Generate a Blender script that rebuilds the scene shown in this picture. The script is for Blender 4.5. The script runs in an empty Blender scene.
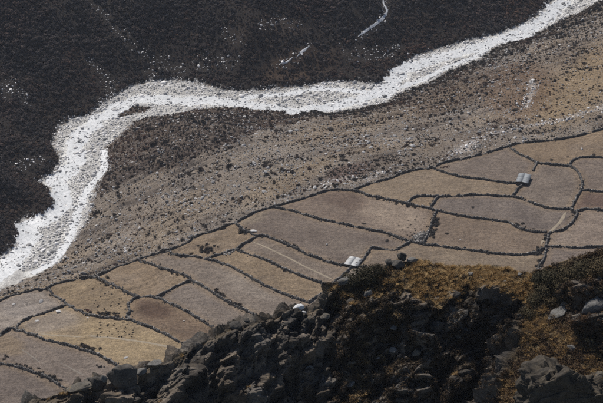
import bpy, bmesh, math, random, time
import numpy as np
from mathutils import Vector
T0 = time.time()
random.seed(7); RNG = np.random.default_rng(11)
sc = bpy.context.scene
COL = sc.collection
R = math.radians

# ---------------------------------------------------------------- camera
CAM_Z = 470.0; PITCH = R(30.0); TAN = 18.0 / 100.0
cam_d = bpy.data.cameras.new('camera'); cam_d.lens = 100; cam_d.sensor_width = 36
cam_d.clip_start = 1.0; cam_d.clip_end = 6000
cam = bpy.data.objects.new('camera', cam_d); COL.objects.link(cam)
cam.location = (0, 0, CAM_Z); cam.rotation_euler = (R(90) - PITCH, 0, 0)
sc.camera = cam
# ---------------------------------------------------------------- sky, sun, exposure
SUN_EL = R(50); SUN_AZ = R(-32)          # azimuth from +Y, negative = to the west (-X)
w = bpy.data.worlds.new('World'); sc.world = w; w.use_nodes = True
nt = w.node_tree; nt.nodes.clear()
sky = nt.nodes.new('ShaderNodeTexSky'); sky.sky_type = 'NISHITA'; sky.sun_disc = False
sky.sun_elevation = SUN_EL; sky.sun_rotation = SUN_AZ; sky.altitude = 3000; sky.dust_density = 4.0; sky.air_density = 1.0; sky.ozone_density = 0.3
bg = nt.nodes.new('ShaderNodeBackground'); bg.inputs['Strength'].default_value = 0.075
wo = nt.nodes.new('ShaderNodeOutputWorld')
nt.links.new(sky.outputs[0], bg.inputs['Color']); nt.links.new(bg.outputs[0], wo.inputs['Surface'])
sd = bpy.data.lights.new('sun', 'SUN'); sd.energy = 4.0; sd.angle = R(0.5); sd.color = (1.0, 0.955, 0.90)
sun = bpy.data.objects.new('sun', sd); COL.objects.link(sun); sun.location = (-200, 800, 700)
sv = Vector((math.sin(SUN_AZ) * math.cos(SUN_EL), math.cos(SUN_AZ) * math.cos(SUN_EL), math.sin(SUN_EL)))
sun.rotation_euler = sv.to_track_quat('Z', 'Y').to_euler()
sc.view_settings.view_transform = 'Standard'; sc.view_settings.look = 'None'
sc.view_settings.gamma = 1.0; sc.view_settings.use_curve_mapping = False
sc.view_settings.exposure = 0.14
sc.cycles.use_denoising = False
sc.cycles.max_bounces = 4; sc.cycles.diffuse_bounces = 2; sc.cycles.glossy_bounces = 2

# ---------------------------------------------------------------- maths helpers
FWD = np.array([0, math.cos(PITCH), -math.sin(PITCH)]); UP = np.array([0, math.sin(PITCH), math.cos(PITCH)])
CAM = np.array([0, 0, CAM_Z])
def rays(uv):
    uv = np.atleast_2d(np.asarray(uv, float))
    a = (uv[:, 0] - 301.5) / 301.5 * TAN; b = (201.5 - uv[:, 1]) / 301.5 * TAN
    return FWD[None] + a[:, None] * np.array([[1., 0, 0]]) + b[:, None] * UP[None]
def project(P):
    d = P - CAM; f = d @ FWD
    return 301.5 + d[:, 0] / f / TAN * 301.5, 201.5 - (d @ UP) / f / TAN * 301.5, f
_perm = np.random.default_rng(5).permutation(256); _perm = np.concatenate([_perm, _perm, _perm])
_g = np.random.default_rng(6).normal(size=(256, 3)); _g /= np.linalg.norm(_g, axis=1)[:, None]
def perlin(p):
    p = np.asarray(p, float); i = np.floor(p).astype(int); f = p - i
    i &= 255; u = f * f * f * (f * (f * 6 - 15) + 10); out = 0
    for dx in (0, 1):
        wx = u[:, 0] if dx else 1 - u[:, 0]; hx = _perm[(i[:, 0] + dx) & 255]
        for dy in (0, 1):
            wy = u[:, 1] if dy else 1 - u[:, 1]; hy = _perm[hx + ((i[:, 1] + dy) & 255)]
            for dz in (0, 1):
                wz = u[:, 2] if dz else 1 - u[:, 2]; h = _perm[hy + ((i[:, 2] + dz) & 255)]
                g = _g[h]
                out = out + wx * wy * wz * (g[:, 0] * (f[:, 0] - dx) + g[:, 1] * (f[:, 1] - dy) + g[:, 2] * (f[:, 2] - dz))
    return out * 1.5
def fbm(p, oct=4, gain=.5, ridged=False):
    s = 0; a = 1.; tot = 0; p = np.asarray(p, float)
    for k in range(oct):
        n = perlin(p * (2.03 ** k) + 17.3 * k)
        if ridged: n = 1 - 2 * np.abs(n)
        s = s + a * n; tot += a; a *= gain
    return s / tot
def xy0(x, y, s, z=0.): return np.stack([x * s, y * s, np.full_like(x, z)], 1)
def worley(p, seed=0, vec=False):
    """F1, F2 distances and a cell id value for 3-D points"""
    p = np.asarray(p, float); i = np.floor(p).astype(int); f = p - i
    f1 = np.full(len(p), 9.); f2 = np.full(len(p), 9.); cid = np.zeros(len(p)); dl = np.zeros((len(p), 3))
    R0 = np.random.default_rng(100 + seed).random((256, 4))
    for dx in (-1, 0, 1):
        for dy in (-1, 0, 1):
            for dz in (-1, 0, 1):
                h = _perm[_perm[_perm[(i[:, 0] + dx) & 255] + ((i[:, 1] + dy) & 255)] + ((i[:, 2] + dz) & 255)]
                r = R0[h]
                d = np.sqrt((dx + r[:, 0] - f[:, 0]) ** 2 + (dy + r[:, 1] - f[:, 1]) ** 2 + (dz + r[:, 2] - f[:, 2]) ** 2)
                n = d < f1
                if vec: dl = np.where(n[:, None], np.stack([f[:, 0] - dx - r[:, 0], f[:, 1] - dy - r[:, 1], f[:, 2] - dz - r[:, 2]], 1), dl)
                f2 = np.where(n, f1, np.minimum(f2, d)); cid = np.where(n, r[:, 3], cid); f1 = np.minimum(f1, d)
    if vec:
        a = cid * 91.7; b = (cid * 37.1) % 1 * 2 - 1; q = np.sqrt(1 - b * b); return f1, f2, cid, dl[:, 0] * np.cos(a) * q + dl[:, 1] * np.sin(a) * q + dl[:, 2] * b
    return f1, f2, cid
def smin(a, b, k):
    h = np.clip(.5 + .5 * (b - a) / k, 0, 1)
    return b * (1 - h) + a * h - k * h * (1 - h)
def sstep(a, b, x):
    t = np.clip((x - a) / (b - a), 0, 1); return t * t * (3 - 2 * t)
def seg_dist(px, py, poly):
    d = np.full(px.shape, 1e9)
    for (ax, ay), (bx, by) in zip(poly[:-1], poly[1:]):
        vx, vy = bx - ax, by - ay; L = vx * vx + vy * vy + 1e-9
        t = np.clip(((px - ax) * vx + (py - ay) * vy) / L, 0, 1)
        d = np.minimum(d, np.hypot(px - ax - t * vx, py - ay - t * vy))
    return d
def inside(px, py, poly):
    r = np.zeros(px.shape, bool); n = len(poly); j = n - 1
    for i in range(n):
        xi, yi = poly[i]; xj, yj = poly[j]
        if abs(yj - yi) > 1e-9:
            r ^= ((yi > py) != (yj > py)) & (px < (xj - xi) * (py - yi) / (yj - yi) + xi)
        j = i
    return r
def catmull(P, n=6):
    P = np.asarray(P, float); out = []
    Q = np.vstack([2 * P[0] - P[1], P, 2 * P[-1] - P[-2]])
    for i in range(1, len(Q) - 2):
        p0, p1, p2, p3 = Q[i - 1], Q[i], Q[i + 1], Q[i + 2]
        for k in range(n):
            t = k / n
            out.append(.5 * (2 * p1 + (p2 - p0) * t + (2 * p0 - 5 * p1 + 4 * p2 - p3) * t * t + (3 * p1 - p0 - 3 * p2 + p3) * t ** 3))
    out.append(P[-1]); return np.array(out)
def resample(P, step):
    d = np.r_[0, np.cumsum(np.linalg.norm(np.diff(P, axis=0), axis=1))]
    s = np.arange(0, d[-1], step); return np.stack([np.interp(s, d, P[:, k]) for k in range(P.shape[1])], 1)
def new_mesh(name, V, F, smooth=False, loc=None):
    V = np.asarray(V, np.float32)
    if loc is not None: V = V - np.asarray(loc, np.float32)
    me = bpy.data.meshes.new(name); F = np.asarray(F, np.int32)
    k = F.shape[1]
    me.vertices.add(len(V)); me.vertices.foreach_set('co', V.ravel())
    me.loops.add(F.size); me.loops.foreach_set('vertex_index', F.ravel())
    me.polygons.add(len(F)); me.polygons.foreach_set('loop_start', np.arange(0, F.size, k, dtype=np.int32))
    me.polygons.foreach_set('loop_total', np.full(len(F), k, np.int32))
    if smooth: me.polygons.foreach_set('use_smooth', np.ones(len(F), bool))
    me.update(calc_edges=True); return me
def set_col(me, C, name='Col'):
    a = me.attributes.new(name, 'FLOAT_COLOR', 'POINT')
    C = np.asarray(C, np.float32)
    if C.shape[1] == 3: C = np.concatenate([C, np.ones((len(C), 1), np.float32)], 1)
    a.data.foreach_set('color', C.ravel())
def obj(name, me, mat=None, parent=None, loc=None):
    o = bpy.data.objects.new(name, me); COL.objects.link(o)
    if mat is not None and me is not None and not me.materials: me.materials.append(mat)
    if parent is not None: o.parent = parent
    if loc is not None: o.location = loc
    return o
def tag(o, label, cat=None, group=None, kind=None):
    o['label'] = label
    if cat: o['category'] = cat
    if group: o['group'] = group
    if kind: o['kind'] = kind
    return o

# ---------------------------------------------------------------- materials
def mat_base(name, rough=.9, spec=.2):
    m = bpy.data.materials.new(name); m.use_nodes = True; n = m.node_tree.nodes; l = m.node_tree.links
    b = n['Principled BSDF']; b.inputs['Roughness'].default_value = rough; b.inputs['Specular IOR Level'].default_value = spec
    return m, n, l, b
def noise_node(n, l, scale, detail=4, rough=.6, coord=None, kind='ShaderNodeTexNoise'):
    t = n.new(kind); t.inputs['Scale'].default_value = scale
    if 'Detail' in t.inputs: t.inputs['Detail'].default_value = detail
    if 'Roughness' in t.inputs: t.inputs['Roughness'].default_value = rough
    if coord is not None: l.new(coord, t.inputs['Vector'])
    return t
def ramp(n, l, src, stops):
    r = n.new('ShaderNodeValToRGB'); e = r.color_ramp.elements
    while len(e) < len(stops): e.new(.5)
    for k, (p, c) in enumerate(stops):
        e[k].position = p; e[k].color = (*c, 1) if len(c) == 3 else c
    l.new(src, r.inputs[0]); return r
def mix(n, l, a, b, fac=1., mode='MULTIPLY'):
    m = n.new('ShaderNodeMix'); m.data_type = 'RGBA'; m.blend_type = mode
    for s, v in (('A', a), ('B', b)):
        i = [q for q in m.inputs if q.name == s and q.type == 'RGBA'][0]
        if hasattr(v, 'links'): l.new(v, i)
        else: i.default_value = (*v, 1)
    fi = [q for q in m.inputs if q.name == 'Factor' and q.type == 'VALUE'][0]
    if hasattr(fac, 'links'): l.new(fac, fi)
    else: fi.default_value = fac
    return [q for q in m.outputs if q.type == 'RGBA'][0]
def bump(n, l, b, h, strength, dist):
    q = n.new('ShaderNodeBump'); q.inputs['Strength'].default_value = strength; q.inputs['Distance'].default_value = dist
    l.new(h, q.inputs['Height']); l.new(q.outputs[0], b.inputs['Normal'])

def ground_mat():
    m, n, l, b = mat_base('ground_soil_and_grass', .95, .1)
    tc = n.new('ShaderNodeTexCoord'); g = n.new('ShaderNodeNewGeometry')
    at = n.new('ShaderNodeAttribute'); at.attribute_name = 'Col'
    t1 = noise_node(n, l, .06, 6, .65, g.outputs['Position']); t2 = noise_node(n, l, .55, 6, .75, g.outputs['Position'])
    t3 = noise_node(n, l, 2.2, 3, .7, g.outputs['Position'])
    r1 = ramp(n, l, t1.outputs[0], [(.3, (.80, .78, .77)), (.7, (1.22, 1.2, 1.16))])
    r2 = ramp(n, l, t2.outputs[0], [(.28, (.52, .51, .50)), (.5, (1., 1., 1.)), (.74, (1.5, 1.48, 1.42))])
    r3 = ramp(n, l, t3.outputs[0], [(.28, (.6, .59, .58)), (.72, (1.42, 1.41, 1.38))])
    c = mix(n, l, at.outputs['Color'], r1.outputs[0]); c = mix(n, l, c, r2.outputs[0]); c = mix(n, l, c, r3.outputs[0], 1.)
    mp = n.new('ShaderNodeMapping'); mp.inputs['Rotation'].default_value = (0, 0, R(25)); mp.inputs['Scale'].default_value = (.07, .75, .3); l.new(g.outputs['Position'], mp.inputs['Vector'])
    t5 = noise_node(n, l, 1., 5, .7, mp.outputs[0]); r5 = ramp(n, l, t5.outputs[0], [(.3, (.86, .855, .85)), (.5, (1, 1, 1)), (.7, (1.14, 1.13, 1.11))]); c = mix(n, l, c, r5.outputs[0])
    l.new(c, b.inputs['Base Color']); bump(n, l, b, t2.outputs[0], .8, .6)
    return m
def plain_mat(name, col, var=.35, scale=3., rough=.9, spec=.2, island=.0, bumps=0.):
    """colour with noise variation in object space and a random tint per object/instance"""
    m, n, l, b = mat_base(name, rough, spec)
    tc = n.new('ShaderNodeTexCoord'); oi = n.new('ShaderNodeObjectInfo')
    t = noise_node(n, l, scale, 4, .65, tc.outputs['Object'])
    r = ramp(n, l, t.outputs[0], [(.3, (1 - var,) * 3), (.7, (1 + var,) * 3)])
    c = mix(n, l, col, r.outputs[0])
    r2 = ramp(n, l, oi.outputs['Random'], [(0, (1 - island,) * 3), (1, (1 + island, 1 + island * .92, 1 + island * .85))])
    c = mix(n, l, c, r2.outputs[0]); l.new(c, b.inputs['Base Color'])
    if bumps: bump(n, l, b, t.outputs[0], .8, bumps)
    return m
def foliage_mat(name, c0, c1, c2, scale=.8, zone=.9):
    m, n, l, b = mat_base(name, .85, .15)
    oi = n.new('ShaderNodeObjectInfo'); tc = n.new('ShaderNodeTexCoord')
    r = ramp(n, l, oi.outputs['Random'], [(0, c0), (.5, c1), (1, c2)])
    t = noise_node(n, l, scale, 3, .6, tc.outputs['Object'])
    q = ramp(n, l, t.outputs[0], [(.3, (.6, .6, .6)), (.7, (1.4, 1.4, 1.4))])
    c = mix(n, l, r.outputs[0], q.outputs[0])
    g = n.new('ShaderNodeNewGeometry'); z1 = noise_node(n, l, .022, 4, .6, g.outputs['Position'])
    zr_ = ramp(n, l, z1.outputs[0], [(.36, (.72, .75, .80)), (.5, (1., .98, .97)), (.64, (1.6, 1.32, 1.18))])
    l.new(mix(n, l, c, zr_.outputs[0], zone), b.inputs['Base Color'])
    return m
M_GROUND = ground_mat()
def rock_mat(name, dark, light, scale=1.2, lichen=None, bumpd=.12, pale=.0):
    m, n, l, b = mat_base(name, .88, .25)
    g = n.new('ShaderNodeNewGeometry'); P = g.outputs['Position']
    t1 = noise_node(n, l, scale, 8, .7, P); t2 = noise_node(n, l, scale * 6, 5, .7, P)
    v = n.new('ShaderNodeTexVoronoi'); v.feature = 'DISTANCE_TO_EDGE'; v.inputs['Scale'].default_value = scale * 1.3
    wv = mix(n, l, P, t1.outputs['Color'], .35, 'ADD'); l.new(wv, v.inputs['Vector'])
    r1 = ramp(n, l, t1.outputs[0], [(.32, dark), (.68, light)])
    r2 = ramp(n, l, t2.outputs[0], [(.3, (.65,) * 3), (.7, (1.35,) * 3)])
    c = mix(n, l, r1.outputs[0], r2.outputs[0])
    rc = ramp(n, l, v.outputs[0], [(0, (.35, .34, .33)), (.06, (1, 1, 1))])
    c = mix(n, l, c, rc.outputs[0], .12)
    if lichen:
        t4 = noise_node(n, l, scale * 2.3, 6, .7, P)
        k = ramp(n, l, t4.outputs[0], [(.60, (0, 0, 0)), (.66, (1, 1, 1))])
        c = mix(n, l, c, lichen, k.outputs[0], 'MIX')
    l.new(c, b.inputs['Base Color'])
    ad = n.new('ShaderNodeMath'); ad.operation = 'MULTIPLY_ADD'; l.new(t2.outputs[0], ad.inputs[0]); ad.inputs[1].default_value = .5; l.new(t1.outputs[0], ad.inputs[2])
    bump(n, l, b, ad.outputs[0], .9, bumpd)
    return m
M_BOULDER = plain_mat('pale_river_boulder', (.58, .58, .576), .35, 1.2, .9, .2, .6)
M_GREYB = plain_mat('grey_hillside_boulder', (.36, .355, .348), .3, 1.2, .9, .2, .45)
M_WALL = plain_mat('dry_stone', (.15, .145, .14), .45, 1.1, .92, .2, .1)
M_SHRUB_FAR = foliage_mat('winter_scrub', (.060, .056, .056), (.078, .070, .068), (.105, .085, .078))
M_SHRUB_WALL = foliage_mat('dark_thorn_scrub', (.034, .032, .030), (.048, .043, .038), (.075, .062, .05))
M_SHRUB_RED = foliage_mat('red_barberry', (.085, .025, .025), (.07, .024, .022), (.10, .035, .03))
M_SHRUB_BROWN = foliage_mat('russet_scrub', (.078, .057, .050), (.092, .066, .056), (.125, .090, .068))
M_TAN = foliage_mat('tan_tussock', (.20, .155, .10), (.24, .18, .11), (.28, .21, .13))

# ---------------------------------------------------------------- the river course
FAR = [(551.6,2),(536,17),(513,29),(486,37),(447,46),(416,56),(395,69),(386,80),(376,85),(359,82),(330,82),(302,86),(272,89),(257,91),(240,91),(224,91),(204,84),(175,80),(150,81),(130,87),(112,99),(100,106),(90,115),(72,119),(59,127),(52,145),(57,152),(60,161),(53,173),(38,182),(50,188),(54,199),(58,202),(55,209),(42,217),(22,219),(19,227),(21,237),(12,251),(0,257)]
NEAR = [(598,2),(580,12),(555,23),(532,37),(497,46),(478,60),(447,72),(428,83),(401,92),(385,103),(359,109),(326,113),(315,110),(292,115),(282,111),(262,110),(240,107.5),(224,107),(194,110),(170,115),(149,117),(133,122),(119,136),(103,149),(107,158),(107,170),(96,185),(92,199),(93,206),(85,225),(72,242),(60,261),(42,272),(20,282),(5,288)]
def zR(x, y): return -44 + .035 * (x - 140) + 0 * y
def on_river(uv):
    d = rays(uv); t = (CAM_Z + 44 + .035 * 140) / (-(d[:, 2]) + .035 * d[:, 0])
    return (CAM + d * t[:, None])[:, :2]
def extend(P, a, b):
    P = np.asarray(P); return np.vstack([P[0] + a, P, P[-1] + b])
FARW = extend(on_river(FAR), (170, 190), (-170, -95)); NEARW = extend(on_river(NEAR), (170, 175), (-170, -95))
RIV = [tuple(p) for p in FARW] + [tuple(p) for p in NEARW[::-1]]

# ---------------------------------------------------------------- terrain height field
def axis(lo, hi, step, elo, ehi):
    a = list(np.arange(lo, hi + .01, step)); s = step
    while a[-1] < ehi: s *= 1.12; a.append(a[-1] + s)
    s = step
    while a[0] > elo: s *= 1.12; a.insert(0, a[0] - s)
    return np.array(a)
STEP = 1.35
GX = axis(-262, 262, STEP, -900, 900); GY = axis(585, 1300, STEP, 212, 2200)
X, Y = np.meshgrid(GX, GY); x = X.ravel(); y = Y.ravel(); NXg = len(GX); NYg = len(GY)
in_riv = inside(x, y, RIV); dF = seg_dist(x, y, FARW); dN = seg_dist(x, y, NEARW)
far_side = (~in_riv) & (dF < dN)
# beyond the ends of the traced course the side is decided by the line of the valley
zr = zR(x, y)
dn = np.where(in_riv | far_side, 0, dN); df = np.where(far_side, dF, 0)
zN = .075 * (x - 120) - .055 * (y - 840) + 2.5 * fbm(xy0(x, y, 1 / 120.), 3)
back = np.clip(575 - y, 0, None); zN = zN + .83 * back * sstep(0, 60, back)
along = (x * .96 + y * .28); across = (-x * .28 + y * .96)
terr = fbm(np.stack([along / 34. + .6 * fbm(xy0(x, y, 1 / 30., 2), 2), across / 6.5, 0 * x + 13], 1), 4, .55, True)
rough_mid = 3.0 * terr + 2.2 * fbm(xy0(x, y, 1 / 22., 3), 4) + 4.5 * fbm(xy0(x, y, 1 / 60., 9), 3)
z_near = smin(zN, zr + 1.2 * sstep(0, 5, dn) + .10 * dn + .26 * np.clip(dn - 8, 0, None) + rough_mid * sstep(0, 25, dn), 14)
warp = 14 * fbm(xy0(x, y, 1 / 90., 1), 3)
gul = fbm(np.stack([(x * .66 + y * .75 + warp) / 62., (x * .75 - y * .66 + warp) / 190., 0 * x + 4], 1), 4, .55, True)
z_far = zr + 1.5 * sstep(0, 4, df) + .30 * df + .27 * np.clip(df - 12, 0, None) + (17 * (gul - .2) + 5 * fbm(xy0(x, y, 1 / 38., 26), 3)) * sstep(3, 60, df) + 2.0 * fbm(xy0(x, y, 1 / 16., 6), 3) * sstep(0, 20, df)
edge = np.minimum(dF, dN)
z_bed = zr + .5 * fbm(xy0(x, y, 1 / 7., 8), 3) - .7 * sstep(0, 6, edge)
z = np.where(in_riv, z_bed, np.where(far_side, z_far, z_near))
Z = z.reshape(NYg, NXg)
def blur(A, k):
    for _ in range(k):
        B = A.copy(); B[1:-1] = (A[:-2] + 2 * A[1:-1] + A[2:]) / 4; A = B
        B = A.copy(); B[:, 1:-1] = (A[:, :-2] + 2 * A[:, 1:-1] + A[:, 2:]) / 4; A = B
    return A
Zb = blur(Z, 14)                                   # take the creases out of the far slope, keep the bank
mfar = (far_side * sstep(4, 22, df)).reshape(NYg, NXg)
Z = Z * (1 - mfar) + Zb * mfar + (.9 * fbm(xy0(x, y, 1 / 9., 21), 3)).reshape(NYg, NXg) * mfar
z = Z.ravel()
def height(px, py):
    i = np.clip(np.searchsorted(GX, px) - 1, 0, NXg - 2); j = np.clip(np.searchsorted(GY, py) - 1, 0, NYg - 2)
    a = np.clip((px - GX[i]) / (GX[i + 1] - GX[i]), 0, 1); b = np.clip((py - GY[j]) / (GY[j + 1] - GY[j]), 0, 1)
    return Z[j, i] * (1 - a) * (1 - b) + Z[j, i + 1] * a * (1 - b) + Z[j + 1, i] * (1 - a) * b + Z[j + 1, i + 1] * a * b
_ts = np.arange(560, 1900, 1.5)
def ground_at(uv):
    d = rays(uv); d /= np.linalg.norm(d, axis=1)[:, None]
    P = CAM[None, None] + d[:, None] * _ts[None, :, None]
    h = height(P[..., 0].ravel(), P[..., 1].ravel()).reshape(P.shape[:2]); below = P[..., 2] < h
    k = np.clip(np.argmax(below, 1), 1, None); n = np.arange(len(d))
    a = (P[n, k - 1, 2] - h[n, k - 1]); b = (h[n, k] - P[n, k, 2]); f = np.clip(a / (a + b + 1e-9), 0, 1)
    return P[n, k - 1] + (P[n, k] - P[n, k - 1]) * f[:, None]

# ---------------------------------------------------------------- field walls (traced in the photograph, laid on the ground)
WALLS = [
 ([(-45,314),(0,301),(12,296),(32,291),(47,288.5),(66,282),(86,278),(94,277)], 'dry stone wall between the gravelly river slope and the pale stony corner field'),
 ([(94,277),(101,274),(116,268),(138,260),(154,254),(166,250.5)], 'dry stone wall above the brown field, with red bushes along its foot'),
 ([(166,250.5),(176,247.5),(188,242),(200,235),(212,232),(226,226),(235,223.5)], 'dry stone wall edging the rough scrubby plot above the long fields'),
 ([(235,223.5),(250,215),(266,209),(273.5,207)], 'short dry stone wall on the river side, above the pale white boulder'),
 ([(273.5,207),(288,203),(299,200),(311,196),(326,191.5),(338,189.5)], 'gently curving dry stone wall over the brown ploughed field, river side'),
 ([(352,191),(370,184),(390,178.5),(402,173.5),(416,170),(432,167.8)], 'thin dry stone wall along the top of the broad tan field'),
 ([(432,167.8),(446,162.5),(470,157.5),(490,152),(509,146)], 'dry stone wall with pale rubble heaped against its river side'),
 ([(509,146),(519,143.5),(535,142),(549,141),(568,138),(582,135),(606,128),(650,112)], 'topmost dry stone wall, running off to the right edge of the photo'),
 ([(47.5,288.5),(56,297),(67,305),(78,311),(90,316),(104,318),(120,320),(132,320.5)], 'dry stone wall below the bush-dotted tan field'),
 ([(67,305.5),(54,310),(40,315),(26,320),(20,324),(17,329)], 'curved dry stone wall closing the pale stony corner field from below'),
 ([(-45,360),(-4,338),(0,335.5),(6,331),(14,329),(26,333),(44,339.5),(65,344.8),(86,351),(100,356),(116,365),(124,370)], 'long dry stone wall below the tan field with the footpath'),
 ([(-45,366),(-4,363),(0,363.8),(16,367),(32,372),(42,375),(52,381),(62,386.5),(72,392)], 'lowest dry stone wall, beside the bottom-left bush clump'),
 ([(94,278),(108,283),(120,288),(137,297)], 'dry stone wall between the bush-dotted tan field and the brown field'),
 ([(137.5,297),(132,300.5),(128,306.5),(130.5,312),(127,316.5),(132,320.5)], 'hooked dry stone wall round the end of the field with the dark patch'),
 ([(137.5,297),(146,296.5),(155,298)], 'short arched dry stone wall at the head of the field with the dark patch'),
 ([(155,298),(170,303.5),(184,310.5),(199,319),(213,328),(222,334)], 'dry stone wall above the field with the dark brown patch'),
 ([(132,320.5),(146,326),(160,332),(176,340),(187,345),(196,350)], 'dry stone wall between the footpath field and the dark patched field'),
 ([(155,298),(167.5,291.7),(178,286),(191,280.8)], 'short dry stone wall slanting up to the right of the brown field'),
 ([(138.5,260.5),(150,264),(162,269),(174,272),(187,276.5),(191.5,281),(201,285.5),(212,292.5),(228,302),(244,310),(260,317.5),(270,322)], 'long bushy dry stone wall under the long grey field'),
 ([(166,250.5),(177,255),(190,256.5),(200,258),(220,263),(240,272),(256,281),(276,291),(290,296.5),(307.5,302.5)], 'long clean dry stone wall over the long grey field'),
 ([(235,224),(246,231),(257.5,236),(266,236.5),(280,242),(294,248),(308,255),(320,259),(326,261.3),(340,265),(351,265.5)], 'dry stone wall below the big brown field, from the white boulder to the pale-roofed hut'),
 ([(257.5,236.5),(244,244),(233,250.7),(213,257),(207,259)], 'dry stone wall slanting down from the white boulder past pale rubble'),
 ([(236,250.3),(256,257),(270,262),(284,269),(296,274),(310,279.5),(328,285)], 'thin dry stone wall between the two narrow strip fields'),
 ([(273.5,207),(290,210.5),(305,215),(320,219.5),(334,222.3),(360,228),(386,233.5),(402,239.5),(412,242),(422.5,244.5)], 'long dry stone wall between the ploughed field and the big brown field'),
 ([(338,189.5),(356,191.5),(370,196),(384,199),(398,201.8),(414,205.5),(426,208),(436.5,210.5)], 'thick bushy dry stone wall below the broad tan field'),
 ([(432.5,168),(446,173),(460,176.8),(480,179.2),(503,182.8),(516,184)], 'dry stone wall leading to the tin-roofed hut from the left'),
 ([(509,146),(517,153),(527,158),(536.7,163.2)], 'short dry stone wall from the top corner down towards the tin-roofed hut'),
 ([(536.7,163.2),(549,164.3),(565,166),(569,166.2)], 'thick dry stone wall above the field to the right of the tin-roofed hut'),
 ([(569,166.2),(572.5,161),(580.5,158),(592,157.5),(606,158),(650,161)], 'hooked dry stone wall at the right edge, over the oval field'),
 ([(569,166.2),(576.5,171),(581.5,180),(581.5,189),(577,197),(574,203),(570.5,209)], 'curving dry stone wall along the left side of the oval field'),
 ([(581,190.5),(590,191),(606,192.5),(650,197)], 'short dry stone wall at the right edge, between oval field and dark field'),
 ([(536.5,163.5),(532.5,171.5)], 'stub of dry stone wall behind the tin-roofed hut'),
 ([(521,187),(517,190),(513,196.5)], 'stub of dry stone wall in front of the tin-roofed hut'),
 ([(438,197),(460,196),(480,195.2),(503,196.5),(513,197),(519,198.3),(533,203.5),(545,207.5),(557,209.2),(570.5,209.3)], 'long dry stone wall across the slope just below the tin-roofed hut'),
 ([(407,204),(412,199),(420,196.3),(433,197),(438,197),(431,206)], 'dry stone wall round the tiny triangular pen'),
 ([(436.5,210.5),(450,214),(470,217.5),(490,220),(505,222),(512,224.5),(521,229.2),(533,232),(547,232.8)], 'dry stone wall between the two broad right-hand fields'),
 ([(436.5,211),(432,222),(428,234),(422.5,244.5)], 'bushy dry stone wall running straight down beside the pale rubble heap'),
 ([(570.5,209.5),(577,214),(569,226),(560,231),(551,232.3),(547.5,239),(546.5,246.5)], 'winding dry stone wall with a pale track beside it'),
 ([(576.5,211.5),(587,209.3),(606,211),(650,216)], 'short dry stone wall under the dark oval field at the right edge'),
 ([(546.5,246.7),(562,247),(576,248),(606,247),(650,246)], 'straight dry stone wall under the pinkish field at the right edge'),
 ([(422.5,244.5),(438,246),(456,248.8),(476,251),(499,254),(515,255),(531,253.7),(542.7,249.5),(546.5,246.7)], 'lowest long dry stone wall above the golden ridge'),
 ([(546.5,246.7),(545,256),(539,267),(536,274)], 'dry stone wall dropping behind the dark bushes of the ridge'),
 ([(371,248.3),(386,249.7),(396,250),(404,246),(410,242.5)], 'dry stone wall behind the two boulders on the ridge top'),
 ([(371,248.5),(362,261),(352,267),(340,278),(326,290),(316,298),(307.5,303)], 'double dry stone wall slanting steeply past the pale-roofed hut'),
 ([(351.5,265.5),(362,267),(376,268.3),(388,270)], 'dry stone wall behind the olive bush on the ridge'),
]
WALLW = []
for pts, lab in WALLS:
    P = ground_at(pts); WALLW.append(catmull(P, 6))
CLOSE = [[(62,386),(110,402),(160,392),(200,380),(225,345),(275,335),(310,310),(307,303)],[(196,350),(200,380)],[(124,370),(135,395)],[(222,334),(240,340)],[(270,322),(280,330)],[(328,285),(330,286)],[(72,392),(90,400)],
         [(-45,360),(-46,314),(-45,314)],[(-45,362),(-45,405),(110,402)],[(388,270),(430,290),(530,290),(650,285)],[(536,274),(535,290)],[(650,112),(650,285)],[(338,189.5),(352,191)],[(513,196),(513,198)],[(515,184),(521,187)],[(533,171),(521,188)],[(407,204),(408,206)],[(404,246),(412,242)],[(411,242),(411,290)]]

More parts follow.
